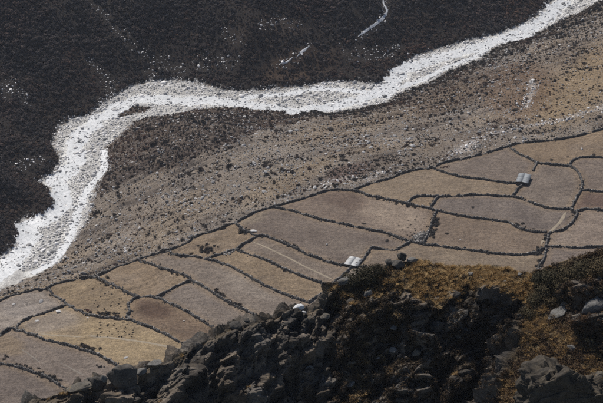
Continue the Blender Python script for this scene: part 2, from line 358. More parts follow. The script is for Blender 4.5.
# flood fill of the fields on a regular grid
CS = 1.0; cx0, cy0 = -225., 590.; cw, ch = 510, 380
bar = np.zeros((ch, cw), bool)
def raster(P):
    Q = resample(P[:, :2], .3); Q = np.vstack([Q, P[-1:, :2]])
    for ox, oy in ((0, 0), (.6, 0), (-.6, 0), (0, .6), (0, -.6)):
        i = ((Q[:, 0] + ox - cx0) / CS).astype(int); j = ((Q[:, 1] + oy - cy0) / CS).astype(int)
        k = (i >= 0) & (i < cw) & (j >= 0) & (j < ch); bar[j[k], i[k]] = True
for P in WALLW: raster(P)
for c in CLOSE: raster(ground_at(c))
B0 = (.150, .131, .115)
FIELDS = [
 ((20,308), (.200,.185,.168), 'pale stony corner field at the left edge'),
 ((112,297), (.193,.157,.107), 'tan field dotted with small dark bushes'),
 ((140,276), (.180,.146,.106), 'brown diamond-shaped field'),
 ((120,335), (.250,.205,.133), 'golden tan field crossed by a pale footpath'),
 ((45,356), (.148,.130,.115), 'mauve brown field above the lowest wall'),
 ((18,385), (.130,.114,.102), 'darkest grey brown corner field, bottom left'),
 ((165,312), (.140,.108,.080), 'round-ended field with a dark brown patch'),
 ((235,288), (.155,.137,.119), 'long grey field with pale scratches'),
 ((192,300), (.146,.130,.116), 'grey field left of the long grey field'),
 ((205,248), (.175,.143,.105), 'rough plot of tan grass and scrub'),
 ((268,275), (.182,.148,.105), 'narrow tan strip field'),
 ((290,258), (.150,.130,.110), 'narrow strip field with a pale diagonal track'),
 ((300,232), (.136,.117,.102), 'big brown field with the small grey boulder'),
 ((310,205), (.140,.116,.098), 'brown ploughed field fading to pale'),
 ((470,188), (.188,.157,.118), 'broad tan field below the thin wall'),
 ((490,165), (.143,.124,.108), 'brown field above the tin-roofed hut'),
 ((550,152), (.172,.138,.100), 'brown strip field under the topmost wall'),
 ((592,175), (.140,.120,.104), 'oval field at the right edge'),
 ((552,188), (.150,.131,.113), 'field to the right of the tin-roofed hut'),
 ((592,201), (.100,.074,.062), 'dark brown field at the right edge'),
 ((500,209), (.132,.117,.106), 'mauve grey field below the tin-roofed hut'),
 ((490,238), (.152,.124,.098), 'wide brown field above the golden ridge'),
 ((585,230), (.190,.162,.137), 'pinkish field at the right edge'),
 ((575,258), (.140,.121,.107), 'lowest right field behind the dark bushes'),
 ((490,260), (.165,.138,.105), 'strip of field just behind the golden ridge'),
 ((380,257), (.165,.140,.112), 'small tan plot behind the ridge boulders'),
 ((424,200), (.18,.145,.105), 'tiny triangular pen'),
]
lab_g = -np.ones((ch, cw), int)
for k, (s, c, lb) in enumerate(FIELDS):
    p = ground_at([s])[0]; i = int((p[0] - cx0) / CS); j = int((p[1] - cy0) / CS)
    if bar[j, i] or lab_g[j, i] >= 0: print('FIELD seed blocked', k, lb, lab_g[j, i]); continue
    st = [(j, i)]; lab_g[j, i] = k; cnt = 0
    while st:
        j, i = st.pop(); cnt += 1
        for a, b in ((j + 1, i), (j - 1, i), (j, i + 1), (j, i - 1)):
            if 0 <= a < ch and 0 <= b < cw and not bar[a, b] and lab_g[a, b] < 0: lab_g[a, b] = k; st.append((a, b))
    if cnt > 12000 or cnt < 60: print('FIELD size', k, cnt, lb)
for _ in range(3):                                  # grow under the walls
    for ax, sh in ((0, 1), (0, -1), (1, 1), (1, -1)):
        s = np.roll(lab_g, sh, ax); lab_g = np.where((lab_g < 0) & bar & (s >= 0), s, lab_g)
def field_of(px, py):
    i = np.clip(((px - cx0) / CS).astype(int), 0, cw - 1); j = np.clip(((py - cy0) / CS).astype(int), 0, ch - 1)
    ok = (px > cx0) & (px < cx0 + cw * CS) & (py > cy0) & (py < cy0 + ch * CS)
    return np.where(ok, lab_g[j, i], -1)
fid = field_of(x, y)
print('fields done', round(time.time() - T0, 1))

# ---------------------------------------------------------------- ground colours (what the ground is made of, zone by zone)
U, V, _ = project(np.stack([x, y, z], 1))
wu = U + 9 * fbm(xy0(x, y, 1 / 25., 31), 3); wv = V + 6 * fbm(xy0(x, y, 1 / 25., 41), 3)
C = np.zeros((len(x), 3))
C[:] = (.136, .124, .110)                                            # mid slope: tan grass and gravel
n1 = fbm(xy0(x, y, 1 / 30., 51), 4); n2 = fbm(xy0(x, y, 1 / 8., 55), 4)
def lay(wt, c): 
    global C
    wt = np.clip(wt, 0, 1)[:, None]; C = C * (1 - wt) + np.array(c)[None] * wt
def blob(u, v, ru, rv, ang=0):
    ca, sa = math.cos(R(ang)), math.sin(R(ang)); du, dv = wu - u, wv - v
    a = (du * ca + dv * sa) / ru; b = (-du * sa + dv * ca) / rv
    return 1 - sstep(.6, 1.3, np.hypot(a, b))
n3 = fbm(np.stack([along / 70., across / 22., 0 * x + 33], 1), 4)
lay(sstep(.0, .4, n1) * .7, (.195, .185, .172)); lay(sstep(.0, .4, -n1) * .7, (.098, .082, .068)); lay(sstep(.05, .4, n3) * .6, (.205, .165, .112)); lay(sstep(.05, .4, -n3) * .6, (.105, .096, .088))
SCRUB = [(94,200),(92,185),(107,165),(103,150),(119,135),(135,120),(170,113),(230,106),(300,112),(300,122),(262,130),(215,150),(185,163),(130,178),(104,196)]
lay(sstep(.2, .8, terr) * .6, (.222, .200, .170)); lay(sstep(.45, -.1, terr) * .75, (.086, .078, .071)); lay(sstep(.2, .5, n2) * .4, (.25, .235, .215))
scrub_m = inside(wu, wv, SCRUB) & ~far_side & ~in_riv
lay(scrub_m * .85 * sstep(-.75, .1, n2), (.066, .054, .047))
bank = (~far_side & ~in_riv) * (1 - sstep(14, 46, dN + 14 * n1)) * sstep(230, 300, U)
lay(bank * .75, (.085, .073, .062))
lay(blob(575, 85, 60, 34, -35) * .85, (.215, .170, .110)); lay(blob(560, 62, 40, 12, -38) * .5, (.14, .125, .11)); lay(blob(515, 88, 38, 32, -10) * .7, (.125, .085, .055))
lay(blob(500, 55, 40, 14, -25) * .55, (.15, .145, .135)); lay(blob(440, 100, 45, 10, -20) * .5, (.20, .16, .11))
lay(blob(260, 165, 60, 28, -20) * .5, (.195, .180, .158)); lay(blob(350, 172, 26, 8, -15) * .8, (.080, .058, .052)); lay(blob(405, 160, 40, 14, -15) * .5, (.10, .088, .075))
lay(blob(290, 180, 60, 10, -25) * .5, (.22, .18, .125)); lay(blob(340, 130, 60, 10, -12) * .4, (.20, .165, .12))
lay(blob(40, 292, 60, 5, -14) * .7, (.23, .19, .13)); lay(blob(180, 215, 50, 14, -30) * .4, (.21, .175, .125))
for bl in ([(455,152),(470,142),(482,138),(500,132),(525,127),(560,120),(606,107)], [(462,152),(475,142),(478,147)], [(322,187),(335,180),(350,178)], [(366,180),(382,172)], [(531,80),(534,88),(530,96),(527,107)]):
    PB = ground_at(bl); lay((1 - sstep(0, 3.2, seg_dist(x, y, PB[:, :2]) + 3.5 * n2)) * .75, (.33, .32, .305))
lay(blob(455, 92, 60, 16, -20) * .55 * (~far_side), (.085, .068, .056))
# far slope
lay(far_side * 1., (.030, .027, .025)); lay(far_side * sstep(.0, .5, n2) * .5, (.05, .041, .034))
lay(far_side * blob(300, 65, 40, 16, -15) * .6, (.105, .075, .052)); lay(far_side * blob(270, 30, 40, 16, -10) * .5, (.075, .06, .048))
# fields
for k, (s, c, lb) in enumerate(FIELDS):
    lay((fid == k) * 1., c)
fm = fid >= 0
lay(fm * sstep(.1, .5, n1) * .35, (.195, .170, .142)); lay(fm * sstep(.15, .6, -n1) * .3, (.105, .088, .076))
fa = (x * .9 - y * .43); fb = (x * .43 + y * .9)
st = fbm(np.stack([fa / 45., fb / 3.6, 0 * x + 7], 1), 4, .6); st2 = fbm(xy0(x, y, 1 / 6., 77), 4, .6)
lay(fm * sstep(.12, .5, st) * .38, (.215, .185, .148)); lay(fm * sstep(.12, .5, -st) * .35, (.095, .080, .070)); lay(fm * sstep(.15, .5, st2) * .35, (.20, .178, .155)); lay(fm * sstep(.15, .5, -st2) * .35, (.10, .086, .075))
lay((fid == 13) * blob(395, 215, 38, 16, 15) * .9 * (.7 + .6 * n2), (.25, .215, .175)); lay((fid == 13) * blob(345, 200, 22, 9, 15) * .6, (.105, .080, .066))
lay((fid == 6) * blob(155, 310, 20, 9, 15) * .9, (.078, .055, .042)); lay((fid == 12) * blob(350, 248, 26, 9, 10) * .5, (.185, .165, .14))
lay((fid == 7) * blob(245, 285, 30, 8, 28) * .6, (.20, .182, .16)); lay((fid == 0) * blob(20, 310, 22, 10) * .4, (.25, .24, .23))
lay((fid == 3) * blob(52, 322, 34, 10, -5) * .85, (.19, .172, .152)); lay((fid == 12) * blob(250, 218, 20, 6, -25) * .6, (.17, .15, .118))
lay((fid == 4) * blob(10, 345, 18, 9, 0) * .7, (.185, .15, .105))
# grassy tan margins along the walls
dW = np.full(len(x), 1e9); kk = np.where((np.abs(x) < 235) & (y > 590) & (y < 960))[0]
for P in WALLW: dW[kk] = np.minimum(dW[kk], seg_dist(x[kk], y[kk], P[::3, :2]))
lay(fm * (1 - sstep(1.5, 5, dW)) * .45, (.20, .158, .108))
# river bed gravel
wat = np.zeros(len(x))
WATER = [([(565,0),(552,12),(540,22),(517,34),(492,42),(466,50),(430,60),(405,69),(394,80),(378,93),(362,98),(344,102),(322,108),(292,111),(265,107),(240,103),(207,100),(175,100),(142,98),(122,105),(104,116),(90,126),(80,135),(74,147),(77,158),(66,172),(56,184),(62,194),(60,208),(42,220),(30,227),(26,244),(10,264),(-8,280)], 8.5),
         ([(375,92),(350,90),(318,88),(290,93),(262,95),(240,98)], 4.), ([(104,150),(105,160),(103,170),(90,186),(80,205),(74,225),(66,245),(52,262),(30,274)], 3.5), ([(545,22),(525,38),(496,43),(476,56),(448,66),(430,76),(398,88),(384,98)], 3.5)]
WW = [(np.array(on_river(p)), r) for p, r in WATER]
wn = 5.5 * fbm(xy0(x, y, 1 / 12., 61), 4)
for P, r in WW: wat = np.maximum(wat, 1 - sstep(r * .75, r * 1.15, seg_dist(x, y, P) + wn))
sdb = np.where(in_riv, 1, -1) * np.minimum(dF, dN) + 3.2 * fbm(xy0(x, y, 1 / 9., 63), 4) + 1.2 * RNG.normal(size=len(x))
bed = sstep(-.8, 1.2, sdb)
lay(bed, (.47, .47, .465)); lay(bed * sstep(-.1, .3, n2) * .7, (.27, .27, .267)); lay(bed * wat, (.60, .61, .61))
ISL = (in_riv & inside(wu, wv, [(117,118),(124,110),(138,106),(151,107),(146,111),(128,116)]))
lay(ISL * 1., (.075, .06, .052))
print('colour done', round(time.time() - T0, 1))

C *= np.where(bed[:, None] > .3, 1., np.array([[1.045, .995, .985]]))                                     # the soil of this valley leans to mauve
# ---------------------------------------------------------------- split the one sheet into ground, river bed, far slope and fields
VV = np.stack([x, y, z], 1)
jj, ii = np.meshgrid(np.arange(NYg - 1), np.arange(NXg - 1), indexing='ij'); q = (jj * NXg + ii).ravel()
QUAD = np.stack([q, q + 1, q + NXg + 1, q + NXg], 1)
cxm = VV[QUAD].mean(1); qf = field_of(cxm[:, 0], cxm[:, 1])
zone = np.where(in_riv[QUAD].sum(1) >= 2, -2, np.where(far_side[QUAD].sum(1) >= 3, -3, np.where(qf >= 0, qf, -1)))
GROUND_OBJ = {}
def sheet(name, sel, label):
    F = QUAD[sel]; ids, inv = np.unique(F, return_inverse=True); loc = VV[ids].mean(0)
    me = new_mesh(name, VV[ids], inv.reshape(F.shape), True, loc); set_col(me, C[ids])
    o = obj(name, me, M_GROUND, loc=loc); tag(o, label, kind='structure'); return o
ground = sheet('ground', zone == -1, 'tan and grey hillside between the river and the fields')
riverbed = sheet('riverbed', zone == -2, 'white boulder-strewn river bed winding through the valley')
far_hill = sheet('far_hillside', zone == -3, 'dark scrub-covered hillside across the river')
for k, (s, c, lb) in enumerate(FIELDS):
    if (zone == k).sum() > 4: sheet('field', zone == k, lb)
print('sheets done', round(time.time() - T0, 1))

# the river itself: milky white water following the bed
def water_mat():
    m, n, l, b = mat_base('milky_white_water', .35, .4)
    g = n.new('ShaderNodeNewGeometry'); t = noise_node(n, l, .5, 8, .75, g.outputs['Position'])
    r = ramp(n, l, t.outputs[0], [(.34, (.42, .44, .45)), (.5, (.63, .64, .64)), (.64, (.76, .76, .76))])
    l.new(r.outputs[0], b.inputs['Base Color']); bump(n, l, b, t.outputs[0], .7, .35); return m
M_WATER = water_mat()
def ribbon(name, P, r0, label, mat, dz, amp=.35, seed=0, taper=0):
    Q = resample(catmull(np.c_[P[:, :2]], 5), 1.6); n = len(Q); tg = np.gradient(Q, axis=0); tg /= np.linalg.norm(tg, axis=1)[:, None]
    nm = np.stack([-tg[:, 1], tg[:, 0]], 1); K = 7; V_ = []; s = np.arange(n) * 1.6
    rl = r0 * (1 + amp * perlin(np.stack([s / 11., 0 * s, 0 * s + seed], 1)) + amp * .6 * perlin(np.stack([s / 3.5, 0 * s, 0 * s + seed + 4], 1)))
    rr = r0 * (1 + amp * perlin(np.stack([s / 11., 0 * s, 0 * s + seed + 9], 1)) + amp * .6 * perlin(np.stack([s / 3.5, 0 * s, 0 * s + seed + 14], 1)))
    if taper: tpr = np.sqrt(np.clip(np.minimum(s, s[-1] - s) / taper, .03, 1)); rl = rl * tpr; rr = rr * tpr
    for k in range(K):
        f = k / (K - 1) * 2 - 1; wd = np.where(f < 0, rl, rr) * f
        p = Q + nm * wd[:, None]
        zz = height(p[:, 0], p[:, 1]) + dz * (1 - (.9 if dz < .25 else .45) * f * f); V_.append(np.c_[p, zz])
    V_ = np.stack(V_, 1).reshape(-1, 3); a = (np.arange(n - 1)[:, None] * K + np.arange(K - 1)[None]).ravel()
    loc = V_.mean(0); me = new_mesh(name, V_, np.stack([a, a + 1, a + K + 1, a + K], 1), True, loc)
    o = obj(name, me, mat, loc=loc); return tag(o, label, kind='structure')
for k, (P, r) in enumerate(WW):
    ribbon('river', P, r * .74, ['main white channel of the river', 'short side channel on the far side of the river', 'thin side channel hugging the near bank at the bend', 'side channel along the near bank, upper right'][k], M_WATER, .22, .75, k * 31)
def pix_line(pts): return ground_at(pts)
SIDE = [([(383,-2),(384,5),(387,11),(384,17),(376,24),(366,31),(358,37)], .8), ([(310,46),(303,51),(296,58)], .8), ([(293,57),(287,62),(278,65)], .7)]
SIDEW = []
for k, (p, r) in enumerate(SIDE):
    P = pix_line(p); SIDEW.append(P)
    ribbon('side_stream', P, r, ['white side stream running down the dark far slope from the top edge', 'short white reach of the side stream among dark scrub', 'lowest short white reach of the side stream'][k], M_WATER, .26, .9, 77 + k, 9.)
M_PATH = plain_mat('trodden_pale_earth', (.27, .225, .165), .2, .4)
M_FAINT = plain_mat('faint_trodden_earth', (.19, .166, .138), .2, .4)
def path(pts, r, label): ribbon('footpath', pix_line(pts), r, label, M_FAINT if 'faint' in label else M_PATH, .06, .3, len(label), 6.)
path([(27,333),(50,335),(75,336.5),(100,337),(130,340),(160,345),(184,350)], .75, 'pale footpath crossing the golden tan field')
path([(252,241),(268,248),(286,256.5),(304,266),(318,272.5),(334,280)], .5, 'pale diagonal track through the narrow strip field')
path([(20,348),(29,354),(38,361),(46,364)], .35, 'faint pale scratch across the mauve brown field')
path([(60,362),(74,370),(88,377)], .35, 'second faint scratch across the mauve brown field')
path([(566,212),(560,222),(552,230),(545,238),(540,246)], .9, 'pale track beside the winding wall')

# ---------------------------------------------------------------- dry stone walls
CUBE = np.array([[-1,-1,-1],[1,-1,-1],[1,1,-1],[-1,1,-1],[-1,-1,1],[1,-1,1],[1,1,1],[-1,1,1]], float) * .5
CF = np.array([[0,3,2,1],[4,5,6,7],[0,1,5,4],[1,2,6,5],[2,3,7,6],[3,0,4,7]])
def stones_mesh(name, cen, dims, ang, jit, rng, loc):
    n = len(cen); v = CUBE[None] * dims[:, None] * (1 + rng.uniform(-jit, jit, (n, 8, 3)))
    tl = rng.normal(0, .09, n); v[..., 2] += v[..., 0] * tl[:, None]
    c, s = np.cos(ang)[:, None], np.sin(ang)[:, None]
    vx = v[..., 0] * c - v[..., 1] * s; vy = v[..., 0] * s + v[..., 1] * c
    v = np.stack([vx, vy, v[..., 2]], -1) + cen[:, None]
    F = (CF[None] + 8 * np.arange(n)[:, None, None]).reshape(-1, 4)
    return new_mesh(name, v.reshape(-1, 3), F, False, loc)
wrng = np.random.default_rng(3)
def wall_tint(me, n, rng, base=1.):
    t = np.repeat(np.clip(rng.lognormal(-.15, .42, n), .4, 2.6) * base, 8)
    set_col(me, np.stack([t, t * .99, t * .97], 1), 'tint')
def wall_mat():
    m, nn, l, b = mat_base('dry_wall_stone', .92, .2)
    a = nn.new('ShaderNodeAttribute'); a.attribute_name = 'tint'
    g = nn.new('ShaderNodeNewGeometry'); t = noise_node(nn, l, 1.6, 4, .7, g.outputs['Position'])
    r = ramp(nn, l, t.outputs[0], [(.35, (.066, .062, .059)), (.7, (.155, .147, .138))])
    l.new(mix(nn, l, r.outputs[0], a.outputs['Color']), b.inputs['Base Color']); bump(nn, l, b, t.outputs[0], .7, .1); return m
M_DRYSTONE = wall_mat()
for (pts, lab), P in zip(WALLS, WALLW):
    Q = resample(P, .62); sq = np.arange(len(Q)) * .62; wob = .55 * perlin(np.stack([sq / 5., sq * 0, sq * 0 + len(lab) * 3.3], 1)); tg0 = np.gradient(Q[:, :2], axis=0); tg0 /= np.linalg.norm(tg0, axis=1)[:, None] + 1e-9; Q[:, 0] -= tg0[:, 1] * wob; Q[:, 1] += tg0[:, 0] * wob; tg = np.gradient(Q[:, :2], axis=0); an = np.arctan2(tg[:, 1], tg[:, 0])
    s = np.arange(len(Q)) * .62; cen = []; dim = []; ang = []
    hv = 1.2 * (1 + .45 * perlin(np.stack([s / 5., s * 0, s * 0 + len(lab)], 1)) + .15 * wrng.normal(size=len(s)) - .75 * sstep(.2, .45, perlin(np.stack([s / 6., s * 0 + 3, s * 0 + len(lab) * 1.7], 1))))
    for course in range(5):
        zf = (course + .5) / 5
        for side in ((-1, 1) if course < 4 else (0,)):
            off = side * (.33 - .15 * zf)
            jx = wrng.uniform(-.25, .25, len(Q))
            c = np.c_[Q[:, 0] + np.cos(an) * jx - np.sin(an) * off, Q[:, 1] + np.sin(an) * jx + np.cos(an) * off, np.zeros(len(Q))]
            c[:, 2] = height(c[:, 0], c[:, 1]) - .06 + zf * hv
            cen.append(c); dim.append(np.c_[wrng.uniform(.5, .85, len(Q)), wrng.uniform(.42, .62, len(Q)) * (1.25 if side == 0 else 1), hv / 5 * wrng.uniform(.95, 1.45, len(Q))]); ang.append(an + wrng.normal(0, .12, len(Q)))
    # tumbled stones at the foot
    nt_ = len(Q) // 2; k = wrng.integers(0, len(Q), nt_); off = wrng.normal(0, .9, nt_) 
    c = np.c_[Q[k, 0] - np.sin(an[k]) * off, Q[k, 1] + np.cos(an[k]) * off, np.zeros(nt_)]; c[:, 2] = height(c[:, 0], c[:, 1]) + .12
    cen.append(c); dim.append(wrng.uniform(.3, .65, (nt_, 3))); ang.append(wrng.uniform(0, 6, nt_))
    cen = np.vstack(cen); dim = np.vstack(dim); ang = np.concatenate(ang); loc = Q.mean(0)
    me = stones_mesh('stone_wall', cen, dim, ang, .22, wrng, loc); nq = len(Q); lit_cope = np.ones(len(cen)); lit_cope[8 * nq:9 * nq] = 1.4; wall_tint(me, len(cen), wrng, lit_cope)  # lit wall tops painted in: the top course is tinted paler
    wo_ = obj('stone_wall', None, loc=loc); tag(wo_, lab, 'stone wall', 'dry stone walls between the fields', 'thing'); obj('stones', me, M_DRYSTONE, wo_)['kind'] = 'stuff'
print('walls done', round(time.time() - T0, 1))

# ---------------------------------------------------------------- shared shapes: shrubs, boulders, tufts
def shrub_mesh(name, n, seed, rx=1., rz=.75, leaf=.3, lobes=6):
    r = np.random.default_rng(seed); L = r.normal(size=(lobes, 3)); L[:, 2] = np.abs(L[:, 2]) * .6
    L = L / np.linalg.norm(L, axis=1)[:, None] * r.uniform(.2, .62, (lobes, 1)); rad = r.uniform(.35, .6, lobes)
    k = r.integers(0, lobes, n); d = r.normal(size=(n, 3)); d /= np.linalg.norm(d, axis=1)[:, None]
    p = L[k] + d * (rad[k] * r.uniform(.55, 1., n) ** .5)[:, None]; p[:, 2] = np.abs(p[:, 2] + .15); p *= (rx, rx, rz)
    a = r.normal(size=(n, 3)); a = a - d * (a * d).sum(1)[:, None] * .7; a /= np.linalg.norm(a, axis=1)[:, None]
    b = np.cross(a, d) + r.normal(0, .35, (n, 3)); s = leaf * r.uniform(.6, 1.3, (n, 1))
    V_ = np.stack([p - a * s * .5, p + a * s * .5, p + b * s * .55, ], 1).reshape(-1, 3)
    V4 = np.stack([p - a * s * .5, p - b * s * .35, p + a * s * .5, p + b * s * .4], 1).reshape(-1, 3)
    return new_mesh(name, V4, np.arange(4 * n).reshape(-1, 4))
def boulder_mesh(name, seed, sub=2, cuts=9, rough=.18, aspect=(1, .8, .65)):
    bm = bmesh.new(); bmesh.ops.create_icosphere(bm, subdivisions=sub, radius=1.)
    V_ = np.array([v.co[:] for v in bm.verts]); F_ = np.array([[v.index for v in f.verts] for f in bm.faces]); bm.free()
    r = np.random.default_rng(seed)
    for _ in range(cuts):
        d = r.normal(size=3); d /= np.linalg.norm(d); h = r.uniform(.45, .85); t = V_ @ d
        V_ = V_ - np.clip(t - h, 0, None)[:, None] * d[None] * .92
    if sub > 3:
        wf1, wf2, wid = worley(V_ * 2.1 + seed, 3); V_ = V_ * (1 + .16 * (wid - .5) - .07 * (1 - sstep(0, .1, wf2 - wf1)) + .10 * fbm(V_ * 5 + seed, 3))[:, None]
    V_ = V_ * (1 + rough * fbm(V_ * 1.7 + seed * 3.1, 3)[:, None]) * np.array(aspect)
    return new_mesh(name, V_, F_)
def tuft_mesh(name, n, seed, h=.5, spread=.35, wd=.035):
    r = np.random.default_rng(seed); V_ = []; 
    az = r.uniform(0, 6.283, n); ba = r.uniform(0, .12, n); tp = spread * r.uniform(.3, 1.1, n); hh = h * r.uniform(.55, 1.1, n)
    c, s = np.cos(az), np.sin(az); b = np.stack([c * ba, s * ba, 0 * c], 1); t = np.stack([c * (ba + tp), s * (ba + tp), hh], 1); m_ = (b * .45 + t * .55); m_[:, 2] += hh * .12
    sd_ = np.stack([-s, c, 0 * c], 1) * wd
    V_ = np.stack([b - sd_, b + sd_, m_ + sd_ * .8, m_ - sd_ * .8, t], 1).reshape(-1, 3); k = 5 * np.arange(n)[:, None]
    F_ = np.concatenate([k + np.array([[0, 1, 2]]), k + np.array([[0, 2, 3]]), k + np.array([[3, 2, 4]])])
    return new_mesh(name, V_, F_)
SRC = 0
def scatter(name, pts, rot, scale, meshes, mat, label, parent=None):
    """one mass nobody could count: points carrying instances of a few shared shapes"""
    global SRC
    SRC += 1; coll = bpy.data.collections.new('shapes_%d' % SRC)
    for k, me in enumerate(meshes):
        if not me.materials: me.materials.append(mat)
        coll.objects.link(bpy.data.objects.new('shape_%d_%d' % (SRC, k), me))
    pts = np.asarray(pts, np.float32); n = len(pts); loc = pts.mean(0)
    me = bpy.data.meshes.new(name); me.vertices.add(n); me.vertices.foreach_set('co', (pts - loc).astype(np.float32).ravel())
    a = me.attributes.new('rot', 'FLOAT_VECTOR', 'POINT'); a.data.foreach_set('vector', np.asarray(rot, np.float32).ravel())
    a = me.attributes.new('scl', 'FLOAT_VECTOR', 'POINT'); a.data.foreach_set('vector', np.asarray(scale, np.float32).ravel())
    a = me.attributes.new('pick', 'INT', 'POINT'); a.data.foreach_set('value', RNG.integers(0, len(meshes), n).astype(np.int32))
    o = obj(name, me, mat, parent, loc); tag(o, label, kind='stuff')
    g = bpy.data.node_groups.new('scatter_%d' % SRC, 'GeometryNodeTree'); N = g.nodes; L = g.links
    g.interface.new_socket('Geometry', in_out='INPUT', socket_type='NodeSocketGeometry'); g.interface.new_socket('Geometry', in_out='OUTPUT', socket_type='NodeSocketGeometry')
    gi = N.new('NodeGroupInput'); go = N.new('NodeGroupOutput'); ip = N.new('GeometryNodeInstanceOnPoints'); ci = N.new('GeometryNodeCollectionInfo')
    ci.inputs['Collection'].default_value = coll; ci.inputs['Separate Children'].default_value = True; ci.inputs['Reset Children'].default_value = True
    def na(nm, ty):
        q = N.new('GeometryNodeInputNamedAttribute'); q.data_type = ty; q.inputs['Name'].default_value = nm; return q.outputs['Attribute']
    e2r = N.new('FunctionNodeEulerToRotation'); L.new(na('rot', 'FLOAT_VECTOR'), e2r.inputs[0])
    L.new(gi.outputs[0], ip.inputs['Points']); L.new(ci.outputs[0], ip.inputs['Instance']); ip.inputs['Pick Instance'].default_value = True
    L.new(na('pick', 'INT'), ip.inputs['Instance Index']); L.new(e2r.outputs[0], ip.inputs['Rotation']); L.new(na('scl', 'FLOAT_VECTOR'), ip.inputs['Scale'])
    L.new(ip.outputs[0], go.inputs[0])
    md = o.modifiers.new('scatter', 'NODES'); md.node_group = g
    return o
def rz(n, tilt=.12): return np.c_[RNG.normal(0, tilt, n), RNG.normal(0, tilt, n), RNG.uniform(0, 6.283, n)]
def scl(s, v=.25): return s[:, None] * RNG.uniform(1 - v, 1 + v, (len(s), 3))
FARS = [shrub_mesh('scrub', 300, 20 + k, 1., .95, .24, 5) for k in range(5)]
WALS = [shrub_mesh('bush', 300, 40 + k, 1., .75, .20, 7) for k in range(5)]
BOULD = [boulder_mesh('boulder', 60 + k, 2, 9) for k in range(7)]
def jitter_pts(x0, x1, y0, y1, step):
    a, b = np.meshgrid(np.arange(x0, x1, step), np.arange(y0, y1, step)); a = a.ravel(); b = b.ravel()
    return a + RNG.uniform(-.5, .5, len(a)) * step * 1.2, b + RNG.uniform(-.5, .5, len(b)) * step * 1.2
def look(px, py):
    p = np.stack([px, py, height(px, py)], 1); u, v, f = project(p); return p, u, v
def in_view(u, v, m=25):
    w_ = m + 35 if m > 0 else m
    return (u > -w_) & (u < 603 + w_) & (v > -m) & (v < 403 + m)
def classify(px, py):
    ir = inside(px, py, RIV); a = seg_dist(px, py, FARW); b = seg_dist(px, py, NEARW); return ir, (~ir) & (a < b), a, b
def side_dist(px, py):
    d = np.full(px.shape, 1e9)
    for P in SIDEW: d = np.minimum(d, seg_dist(px, py, P[:, :2]))
    return d
# ---- far slope scrub
px, py = jitter_pts(-275, 300, 840, 1330, 1.9)
p, u, v = look(px, py); k = in_view(u, v, 40); px, py, p, u, v = px[k], py[k], p[k], u[k], v[k]
ir, fs, a, b = classify(px, py); den = .6 * fbm(xy0(px, py, 1 / 26., 71), 4) + .6 * fbm(np.stack([(px * .66 + py * .75) / 14., (px * .75 - py * .66) / 60., 0 * px + 2], 1), 3); sdv = side_dist(px, py)
STREAK = [[(92,2),(105,16),(118,30),(135,48),(150,56),(168,64),(186,70)], [(0,84),(14,80),(24,96)], [(100,104),(112,95),(108,82)], [(200,68),(222,60),(236,62)], [(345,50),(362,52),(385,50),(398,46)], [(350,58),(372,57),(392,54)], [(90,62),(104,74),(112,84)], [(196,62),(212,58),(232,66)], [(150,72),(170,68),(186,71)], [(2,96),(12,88),(28,104)], [(262,24),(280,20),(300,26)], [(18,168),(40,158)], [(225,30),(240,42)]]
stk = np.full(px.shape, 1e9); STW = [ground_at(s) for s in STREAK]
for P in STW: stk = np.minimum(stk, seg_dist(px, py, P[:, :2]))
keep = fs & (sdv > 3.4) & (a > 1.5) & (RNG.random(len(px)) < .99 - .55 * sstep(.12, .5, den) - .85 * (1 - sstep(1.5, 7, stk + 3 * den)) - .25 * (np.hypot((u - 300) / 45, (v - 62) / 18) < 1))
s = RNG.lognormal(.30, .34, len(px)) * (1.1 - .35 * sstep(0, .4, den)); s = np.clip(s, .5, 3.0)
brown = 1.3 * fbm(xy0(px, py, 1 / 60., 81), 3) + .8 * den + .18 * RNG.normal(size=len(px)) + .35 * sstep(40, 5, a) + .38 * (1 - sstep(.5, 1.2, np.hypot((u - 330) / 95, (v - 45) / 42)))
kb = keep & (brown > .32); kd = keep & ~kb
sh = lambda kk, f: p[kk] + np.array([0, 0, -.1])
scatter('scrub', sh(kd, 0), rz(kd.sum()), scl(s[kd]), FARS, M_SHRUB_FAR, 'dense dark winter scrub covering the far hillside')
FARB = [m.copy() for m in FARS]
for m in FARB: m.materials.clear()
scatter('russet_scrub', sh(kb, 0), rz(kb.sum()), scl(s[kb] * .8), FARB, M_SHRUB_BROWN, 'reddish brown scrub patches on the far hillside')
print('far scrub', kd.sum(), kb.sum(), round(time.time() - T0, 1))
# ---- mid slope scrub: near bank
px, py = jitter_pts(-260, 260, 760, 1260, 1.6)
p, u, v = look(px, py); k = in_view(u, v, 30); px, py, p, u, v = px[k], py[k], p[k], u[k], v[k]
ir, fs, a, b = classify(px, py); fq = field_of(px, py); den = .55 * fbm(xy0(px, py, 1 / 22., 91), 4) + .75 * fbm(np.stack([(px * .96 + py * .28) / 42., (-px * .28 + py * .96) / 7., 0 * px + 6], 1), 4)
dens = .09 + .80 * sstep(-.08, .36, den)
inscrub = inside(u + 5 * den, v + 4 * den, SCRUB); dens = np.where(inscrub, .72, dens)
nb = (1 - sstep(14, 50, b + 18 * den)) * (u > 235); dens = np.maximum(dens, .80 * nb)
dens = np.where((u > 520) & (v > 55) & (v < 130), dens * .5, dens); dens = np.maximum(dens, .55 * (np.hypot((u - 440) / 55, (v - 95) / 14) < 1)); dens = np.maximum(dens, .5 * (np.hypot((u - 560) / 50, (v - 45 + (u - 560) * .55) / 12) < 1))
dens = np.maximum(dens, .7 * (np.hypot((u - 350) / 32, (v - 172) / 8) < 1)); dens = np.maximum(dens, .6 * (np.hypot((u - 395) / 30, (v - 165) / 8) < 1) * (v < 178 - (u - 380) * .2))
island = ir & inside(u, v, [(117,118),(124,110),(138,106),(151,107),(146,111),(128,116)])
